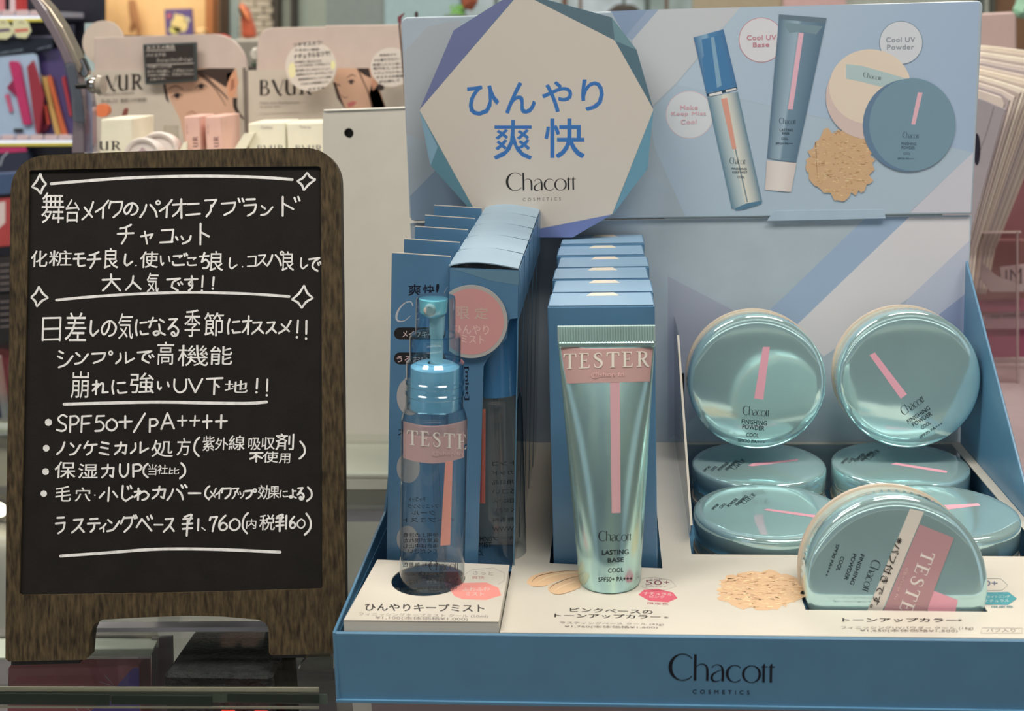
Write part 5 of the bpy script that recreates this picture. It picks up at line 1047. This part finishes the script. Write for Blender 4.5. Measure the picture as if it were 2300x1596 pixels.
for px_, c_, nm in (([(92, 168), (98, 176), (104, 170), (116, 230), (136, 303), (124, 304), (104, 220)], (196, 156, 84), 'gold_stick'), ([(106, 178), (110, 168), (116, 176), (132, 240), (150, 302), (138, 304), (118, 220)], (196, 96, 48), 'orange_stick'), ([(68, 160), (74, 160), (98, 230), (108, 290), (92, 300)], (110, 36, 56), 'dark_red_stick'), ([(138, 176), (144, 170), (160, 260), (156, 262)], (170, 50, 60), 'red_stick'), ([(95, 235), (104, 236), (110, 280), (100, 280)], (222, 84, 68), 'coral_stick')):
    part(nm, MB().plate(h(px_, YL-.014), (0, .004, 0)), paint(*c_, .35), t, bevel=.0004)
t = root('round_cosmetic_case', 'dark round case with magenta label below the lower left shelf', 'case', (30, 420), YL-.02)
part('case_body', MB().plate(h([(-40, 345), (0, 332), (60, 330), (75, 380), (60, 430), (-40, 440)], YL-.02), (0, .02, 0)), paint(34, 40, 62, .25, coat=.6), t, bevel=.002)
part('magenta_label', MB().plate(h([(-10, 328), (58, 326), (60, 340), (-8, 344)], YL-.0215), (0, .001, 0)), mg, t)
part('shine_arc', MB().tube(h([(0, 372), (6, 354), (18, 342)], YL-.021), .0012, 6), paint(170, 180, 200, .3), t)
for i, (y0, y1, c_, nm, lb) in enumerate(((395, 445, (62, 84, 120), 'blue_pack', 'dark blue pack at the left frame edge above the red one'), (452, 562, (168, 60, 62), 'red_pack', 'red and white pack at the left frame edge beside the chalkboard corner'), (585, 660, (46, 42, 44), 'dark_pack', 'upper black pack at the left frame edge'), (668, 800, (38, 34, 38), 'dark_pack', 'lower black pack at the left frame edge'))):
    o, _ = bg(nm, lb, 'package', [(-70, y0), (38, y0-8), (30, y1-10), (-70, y1)], YL-.10+i*.002, .02, paint(*c_, .4), bevel=.001)
    p = Print(None, (0, YL-.10+i*.002, 0), NY, gap=.0005)
    if i == 1: p.poly([(-10, 455), (12, 452), (12, 500), (-10, 520)], C(206, 190, 190, K))
    if i > 1:
        for k in range(5): p.stroke([(0, y0+10+k*14), (22, y0+8+k*14)], 2.2, C(150, 140, 140, 1.2))
    p.build('pack_print', o)
solo('metal_rod', 'slanted pale metal rod at the left frame edge', 'rod', MB().tube([ony(-6, 800, 1.1), ony(22, 990, 1.1)], .004, 10), paint(150, 148, 146, .3, coat=.5), ony(22, 990, 1.1), smooth=True)
x0_, x1_ = ony(-160, 1000, 1.0).x, ony(120, 1000, 1.0).x
for k, (y0, y1, c_, lb) in enumerate(((965, 980, (150, 152, 140), 'greenish glass shelf edge left of the chalkboard'), (984, 1095, (186, 178, 160), 'warm white drawer front left of the chalkboard'))):
    bg('drawer_front' if k else 'shelf_edge', lb, 'drawer' if k else 'shelf edge', [(-160, y0), (120, y0-3), (120, y1-3), (-160, y1)], 1.0+k*.01, .02, paint(*c_, .4), bevel=.001)
c0 = ony(2, 1142, .98); t = thing('spot_lamp', 'small bright round lamp low at the left frame edge', 'lamp', c0)
Tl = Matrix.Translation(c0) @ Matrix.Rotation(math.radians(90), 4, 'X')
part('lamp_glass', MB().lathe([(0, .004), (.006, .003), (.0075, 0), (.0075, -.004)], Tl, 24), mat('lamp_glow', (1, .86, .6), .4, emit=9.), t, smooth=True)
part('lamp_ring', MB().lathe([(.0078, .002), (.0105, .002), (.0105, -.006), (.0078, -.006)], Tl, 24), 'chrome', t, smooth=True)
bg('wire_coil', 'pale curved plastic band low at the left frame edge', 'band', [(-60, 1170), (20, 1205), (30, 1330), (20, 1345), (-60, 1330)], .98, .01, paint(120, 116, 112, .3), bevel=.002)
# ---- far back: wooden niche, brick wall, windows
YB2 = 3.0
def far(name, px, Y, t_, c_, rough=.6, kind=True, m=None, parent=None, **kw):
    mb = yplate(px, Y, t_); o = part(name, mb, m or paint(*c_, rough), parent, loc=ony(px[0][0], px[0][1], Y) if not parent else None, **kw)
    if kind and not parent: o['kind'] = 'structure'
    return o
R2 = lambda x0, y0, x1, y1: [(x0, y0), (x1, y0), (x1, y1), (x0, y1)]
far('trim_3', R2(165, -60, 186, 420), YB2, .03, (140, 140, 136)); far('trim_4', R2(186, -60, 197, 420), YB2-.02, .04, (84, 62, 44))
niche = thing('wooden_niche', 'lit wooden wall niche with amber back above the left make-up stand', 'wall niche', ony(330, 110, YB2-.05))
far('side_post', R2(197, -60, 219, 160), YB2-.1, .05, (150, 92, 44), parent=niche); far('side_post', R2(461, -60, 478, 160), YB2-.1, .05, (150, 92, 44), parent=niche)
far('niche_back', R2(210, -60, 470, 160), YB2+.02, .02, (206, 172, 118), parent=niche); far('niche_shelf', R2(219, 108, 462, 124), YB2-.1, .10, (120, 84, 50), parent=niche)
nl = bpy.data.lights.new('niche_light', 'AREA'); nl.size = .5; nl.energy = .8; nl.color = (1, .78, .5); no = bpy.data.objects.new('niche_light', nl); no.location = ony(335, -70, YB2-.04); no.rotation_euler = (math.radians(20), 0, 0); COL.objects.link(no)
solo('dried_branch', 'dry brown branch standing in the lit niche', 'branch', MB().tube([ony(x, y, YB2-.02) for x, y in ((296, 0), (300, 30), (304, 50), (296, 66), (294, 72))], [.010, .012, .012, .006, .003], 6).tube([ony(x, y, YB2-.02) for x, y in ((304, 48), (311, 64), (312, 80))], [.010, .007, .004], 6), paint(146, 104, 66, .8), ony(304, 80, YB2-.02))
t = root('purple_picture', 'small purple picture card with pale yellow abstract shape in the niche', 'picture', (402, 85), YB2-.14)
pm2 = yplate([(369, 21), (430, 19), (434, 80), (373, 80)], YB2-.14, .01); part('picture_card', pm2, paint(84, 70, 124, .5), t)
p = Print(None, (0, YB2-.14, 0), NY, gap=.001); p.poly(blob(402, 50, 18, 22, 14, .3, 5), C(206, 186, 120, K)); p.poly(blob(392, 68, 15, 9, 12, .3, 7), C(196, 190, 96, K)); p.poly(blob(420, 44, 7, 7, 9, .3, 9), C(196, 190, 160, K)); p.poly(blob(380, 36, 4, 6, 8, .3, 2), C(190, 90, 90, K)); p.build('picture_print', t)
bg('candle_jar', 'small orange and cream jar beside the purple picture', 'jar', [(436, 66), (456, 62), (458, 80), (438, 80)], YB2-.13, .03, paint(226, 178, 122, .5), bevel=.004)
bg('red_ribbon', 'red band lying along the top edge of the left make-up stand', 'band', [(430, 78), (500, 75), (520, 84), (430, 84)], YS+.03, .004, paint(176, 62, 54, .5))
bg('dark_strip', 'dark strip behind the top edge of the left make-up stand', 'strip', [(262, 79), (366, 80), (366, 86), (262, 86)], YS+.03, .004, paint(70, 58, 54, .5))
far('trim_5', R2(478, -60, 494, 420), YB2, .03, (128, 138, 136)); far('trim_6', R2(494, -60, 511, 420), YB2-.02, .03, (66, 54, 42)); far('trim_7', R2(511, -60, 536, 420), YB2, .03, (136, 154, 154))
# brick wall: each brick a piece
bw = far('wall_brick', R2(534, -80, 616, 420), YB2+.01, .03, (132, 124, 110)); bm_ = paint(172, 164, 148, .8)
BH = 15; first = {}
rb = random.Random(2)
for r_ in range(-2, 9):
    y0 = r_*BH+2; xs = 536-(r_ % 2)*18
    while xs < 614:
        xa_, xb_ = max(536, xs), min(614, xs+36)
        if xb_-xa_ > 6:
            mb = yplate(R2(xa_+.8, y0, xb_-.8, y0+BH-1.6), YB2+.002-rb.uniform(0, .006), .012)
            o = part('brick', mb, bm_, bw, bevel=.0015)
        xs += 37.5
far('window_1', R2(614, -60, 626, 420), YB2-.03, .03, (54, 50, 44)); far('trim_8', R2(626, -60, 652, 420), YB2, .03, (146, 152, 138)); far('trim_9', R2(652, -60, 663, 420), YB2-.03, .03, (48, 46, 42))
far('wall_plaster', R2(663, -60, 732, 420), YB2, .02, (134, 146, 134)); far('wall_panel', R2(732, -60, 864, 420), YB2, .02, (118, 130, 128)); far('wall_column', R2(864, -60, 1032, 420), YB2-.01, .02, (140, 168, 174))
bag = root('orange_cloth_bag', 'orange cloth bundle tapering to a peak in front of the brick wall', 'bag', (556, 86), 2.2)
part('cloth', yplate([(536, 3), (540, 10), (548, 16), (556, 30), (560, 45), (566, 62), (570, 84), (541, 86), (540, 50), (538, 24)], 2.2, .03), paint(178, 78, 44, .45), bag, bevel=.006, seg=2)
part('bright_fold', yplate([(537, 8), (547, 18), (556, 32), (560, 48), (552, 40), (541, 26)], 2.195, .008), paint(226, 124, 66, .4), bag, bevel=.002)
wb_, _ = bg('white_bottle', 'small white bottle with dark green foot between the two make-up stands', 'bottle', [(562, 112), (572, 104), (578, 110), (577, 138), (566, 140), (558, 128)], 1.3, .02, paint(190, 186, 176, .4), bevel=.003)
wb2 = part('bottle_foot', yplate([(562, 140), (578, 139), (577, 148), (564, 149)], 1.3, .02), paint(66, 84, 68, .4), wb_, bevel=.001)
bg('dark_red_leaf', 'dark red pointed leaf at the top left corner of the blue display', 'leaf', [(893, 38), (908, 29), (900, 40), (899, 56), (894, 50)], 1.0, .004, paint(116, 46, 54, .5))
bg('dark_bud', 'tiny dark bud above the top edge of the blue display', 'bud', [(931, 30), (935, 25), (938, 30), (937, 38), (932, 38)], 1.0, .004, paint(60, 46, 48, .5))
# windows beyond: bright street outside (lit)
# the camera-side shop, seen only in the glossy lids
wout = mat('bright_outdoors', C(150, 190, 150, 1.2), .8, noise=.7, scale=5, col2=C(226, 236, 240), emit=.0)
nt = wout.node_tree; bs = nt.nodes['Principled BSDF']; cr = [n for n in nt.nodes if n.type == 'VALTORGB'][0]; nt.links.new(cr.outputs[0], bs.inputs['Emission Color']); bs.inputs['Emission Strength'].default_value = .75; bs.inputs['Base Color'].default_value = (0, 0, 0, 1)
for l in list(bs.inputs['Base Color'].links): nt.links.remove(l)
bs.inputs['Base Color'].default_value = (.02, .02, .02, 1)
win = far('window_2', R2(1030, -90, 1560, 300), YB2+.15, .01, None, m=wout)
for i, x in enumerate((1032, 1110, 1178, 1262, 1300, 1398, 1448, 1494)):
    far('window_mullion', R2(x, -90, x+(7 if i % 3 else 12), 300), YB2+.08, .02, ((96, 70, 52) if i in (3, 4, 7) else (70, 84, 80)), parent=win)
bg('dark_haired_head', 'dark rounded shape seen through the window above the blue display', 'silhouette', [(1366, 24), (1372, 14), (1392, 8), (1420, 10), (1440, 20), (1452, 60), (1490, 110), (1500, 900), (1300, 900), (1310, 110), (1352, 60)], 2.6, .05, paint(52, 48, 44, .8), bevel=.01)
t = root('potted_plant', 'bright green leafy plant beside the badge top', 'plant', (1025, 34), 2.0)
rnd = random.Random(5)
for i in range(16):
    x, y = rnd.uniform(1012, 1040), rnd.uniform(14, 32); a_ = rnd.uniform(0, 6.28); L_ = rnd.uniform(7, 11); dx, dy = L_*math.cos(a_), L_*math.sin(a_)*.7
    part('leaf', yplate([(x-dx, y-dy), (x-dy*.4, y+dx*.4), (x+dx, y+dy), (x+dy*.4, y-dx*.4)], 2.0+rnd.uniform(-.02, .02), .001), paint(112, 176, 60, .5), t)
bg('brown_pot', 'hanging brown terracotta drop beside the green plant', 'pot', [(1034, -20), (1070, -20), (1068, 5), (1058, 20), (1046, 30), (1037, 12)], 1.9, .04, paint(166, 88, 58, .5), bevel=.008)
far('trim_10', R2(1556, -90, 1760, 300), YB2, .02, (150, 140, 118)); far('trim_11', R2(1760, -90, 1900, 300), YB2-.02, .02, (182, 150, 150)); far('trim_12', R2(1900, -90, 2196, 300), YB2, .02, (150, 158, 150))
for i, x in enumerate((2196, 2212, 2226)): far('trim_%d' % (13+i), R2(x, -90, x+9, 300), YB2-.03, .02, ((60, 76, 72), (142, 148, 140), (70, 74, 66))[i])
far('trim_16', R2(2236, -90, 2330, 300), YB2, .02, (112, 82, 58))
bg('mint_cloth', 'mint green cloth at the top right frame corner', 'cloth', [(2302, -20), (2294, 8), (2284, 30), (2290, 38), (2340, 44), (2340, -20)], 1.6, .03, paint(140, 188, 162, .6), bevel=.006)
# ---- right-hand side
bg('pink_beige_panel', 'pale pink card panel behind the upper right corner of the blue display', 'panel', [(2190, 30), (2278, 26), (2284, 36), (2286, 260), (2190, 260)], 1.25, .01, paint(172, 150, 146, .5), bevel=.002)
# fanned stack of paper sheets / thin brochures
cols_ = ((206, 196, 180), (178, 166, 156), (214, 204, 190), (168, 156, 150), (200, 188, 180), (158, 148, 150), (192, 180, 172))
for k in range(14):
    Y = 1.09-.0135*k
    px = [(2120, 108+k*7.2), (2212-k, 102+k*7.6), (2250, 106+k*8.6), (2420-k*12.5, 128+k*8.2), (2400-k*11.5, 150+k*9), (2236-k*4.6, 560), (2216-k*3.5, 660), (2120, 660)]
    o, _ = bg('paper_brochure', 'cream brochure fanned right of the blue display, number %s from the back' % ('one two three four five six seven eight nine ten eleven twelve thirteen fourteen'.split()[k]), 'brochure', px, Y, .004, paint(*cols_[k % 7], .55), 'cream brochures fanned at the right', bevel=.0008)
    p = Print(None, (0, Y, 0), NY, gap=.0004)
    p.stroke([(px[3][0]-2, px[3][1]+3), (px[4][0]-3, px[4][1]), (px[5][0]-3, px[5][1]), (px[6][0]-2, px[6][1])], 1.8, C(118, 104, 98, 1.3)); p.build('cover_edge', o)
o, _ = bg('grey_brochure', 'front grey-lilac brochure with rounded dark oval, beside the header edge', 'brochure', [(2120, 205), (2205, 222), (2262, 246), (2254, 262), (2172, 560), (2120, 560)], .90, .003, paint(142, 136, 142, .5), bevel=.0006)
p = Print(None, (0, .90, 0), NY, gap=.0004); p.stroke([(2232, 240), (2215, 300), (2196, 352)], 1, C(100, 96, 100)); p.poly(circ(2194, 335, 8, 36, 20), C(36, 30, 48)); p.build('brochure_print', o)
# pink and red promotional boards, clear box, lettered panel
bg('pink_red_board', 'dark pink promotional board behind the brochure stack', 'board', [(2180, 240), (2420, 240), (2420, 560), (2180, 560)], 1.30, .01, mat('dark_pink_foil', C(128, 80, 84, 1.3), .35, noise=.3, scale=9, coat=.4), bevel=.001)
t = root('clear_box', 'clear plastic box with white slips inside, right of the blue display', 'box', (2245, 650), .98)
part('box_front', yplate([(2188, 522), (2290, 521), (2291, 1090), (2188, 1090)], .98, .001), clear('boxclear', (.90, .86, .86), .05, 1.6), t)
part('box_edge', yplate([(2188, 520), (2294, 519), (2294, 523), (2188, 524)], .979, .002), paint(170, 150, 146, .3), t); part('box_edge', yplate([(2284, 520), (2287, 520), (2288, 1090), (2285, 1090)], .979, .002), paint(150, 130, 130, .3), t)
for i, (px_, c_, lb) in enumerate((([(2205, 590), (2240, 620), (2300, 640), (2300, 655), (2225, 655), (2200, 622)], (150, 136, 138), 'crumpled white paper slip in the clear box'), ([(2246, 600), (2330, 590), (2330, 650), (2250, 645)], (156, 136, 138), 'white printed card standing in the clear box'), ([(2190, 675), (2330, 670), (2330, 698), (2190, 700)], (132, 72, 92), 'upper magenta bar in the clear box'), ([(2214, 704), (2330, 700), (2330, 738), (2210, 738)], (142, 112, 120), 'pale pink card with thin lettering in the clear box'), ([(2190, 740), (2330, 738), (2330, 800), (2190, 804)], (134, 62, 88), 'lower magenta card in the clear box'))):
    o, _ = bg('paper_card', lb, 'card', px_, 1.02+i*.004, .002, paint(*c_, .5))
    p = Print(None, (0, 1.02+i*.004, 0), NY, gap=.0004)
    if i == 1: p.text('IM', (2258, 640), (2295, 636), (0, -34), C(90, 70, 74))
    if i == 3: p.text('lip tint', (2228, 716), (2282, 712), (0, -9), C(100, 84, 92))
    p.build('card_print', o)
bg('dark_red_backdrop', 'dull red board seen below the brochure stack', 'board', [(2180, 540), (2420, 540), (2420, 812), (2180, 812)], 1.22, .01, paint(104, 66, 64, .5))
o, _ = bg('lettered_panel', 'grey panel with large dark italic letters right of the blue display', 'panel', [(2180, 808), (2420, 806), (2420, 905), (2180, 908)], 1.10, .01, paint(138, 124, 120, .4))
p = Print(None, (0, 1.10, 0), NY, gap=.0005); p.text('ORE', (2226, 851), (2338, 848), (8, -42), C(58, 50, 50), .02); p.build('lettering', o)
bg('shiny_edge', 'pale shiny shelf edge below the lettered panel', 'shelf edge', [(2180, 904), (2420, 900), (2420, 926), (2180, 930)], 1.08, .02, paint(166, 164, 178, .2), bevel=.002)
bg('grey_board', 'grey board below the shiny shelf edge', 'drawer', [(2180, 930), (2420, 926), (2420, 965), (2180, 968)], 1.09, .02, paint(112, 98, 96, .4), bevel=.001)
bg('wood_front', 'light brown wooden front at the right frame edge', 'panel', [(2180, 968), (2420, 966), (2420, 1040), (2180, 1044)], 1.10, .02, paint(136, 108, 94, .5), bevel=.001)
bg('mauve_front', 'mauve lower front at the right frame edge', 'panel', [(2180, 1044), (2420, 1040), (2420, 1400), (2180, 1400)], 1.11, .02, paint(116, 74, 92, .5), bevel=.001)
# ---- shop fixture facing the display, on the photographer's side; the glossy lids mirror it
fx = thing('opposite_shelf', 'lit shop shelf unit facing the blue display from across the aisle', 'shelf unit', (0, -1.9, FLOOR))
part('back_board', MB().box((-1.6, -2.0, FLOOR), (1.6, -1.95, 1.2)), paint(70, 88, 110, .6), fx)
part('shelf_top', MB().box((-1.6, -1.95, 1.15), (1.6, -1.5, 1.2)), 'white', fx)
for z in (-.5, -.05, .35, .75): part('shelf_board', MB().box((-1.6, -1.95, z), (1.6, -1.6, z+.02)), 'white', fx)
gl = mat('shelf_lamp_glow', (1, .95, .86), .5, emit=2.6)
for z in (.30, .70, 1.08): part('light_strip', MB().box((-1.5, -1.94, z), (1.5, -1.90, z+.035)), gl, fx)

cy = ony(560, 88, 2.2)
bcm = MB().box((ony(480, 88, 2.2).x, 2.15, FLOOR), (ony(700, 88, 2.2).x, 2.35, cy.z))
solo('far_counter', 'grey counter under the orange bag, in front of the brick wall', 'counter', bcm, paint(138, 132, 122, .5), (cy.x, 2.2, FLOOR), bevel=.004)
cz = ony(566, 149, 1.3); solo('bottle_stand', 'dark narrow stand under the small white bottle between the stands', 'stand', MB().box((ony(560, 149, 1.3).x, 1.29, FLOOR), (ony(582, 149, 1.3).x, 1.34, cz.z)), paint(70, 66, 62, .5), (cz.x, 1.3, FLOOR))
cp = ony(1025, 34, 2.0); solo('plant_stand', 'pale stand under the bright green plant', 'stand', MB().box((ony(1008, 34, 2.0).x, 1.94, FLOOR), (ony(1044, 34, 2.0).x, 2.06, cp.z)), paint(120, 140, 130, .5), (cp.x, 2.0, FLOOR))
for nm, x, y, Y in (('dark_red_leaf', 897, 54, 1.0), ('dark_bud', 935, 37, 1.0)):
    o = bpy.data.objects.get(nm); a_ = ony(x, y, Y+.003); st_ = part('stem', MB().tube([a_, Vector((a_.x+.012, a_.y+.01, 0))], .0009, 6), paint(80, 60, 50), None, loc=o.location)
    mw = st_.matrix_world.copy(); st_.parent = o; st_.location = (0, 0, 0)
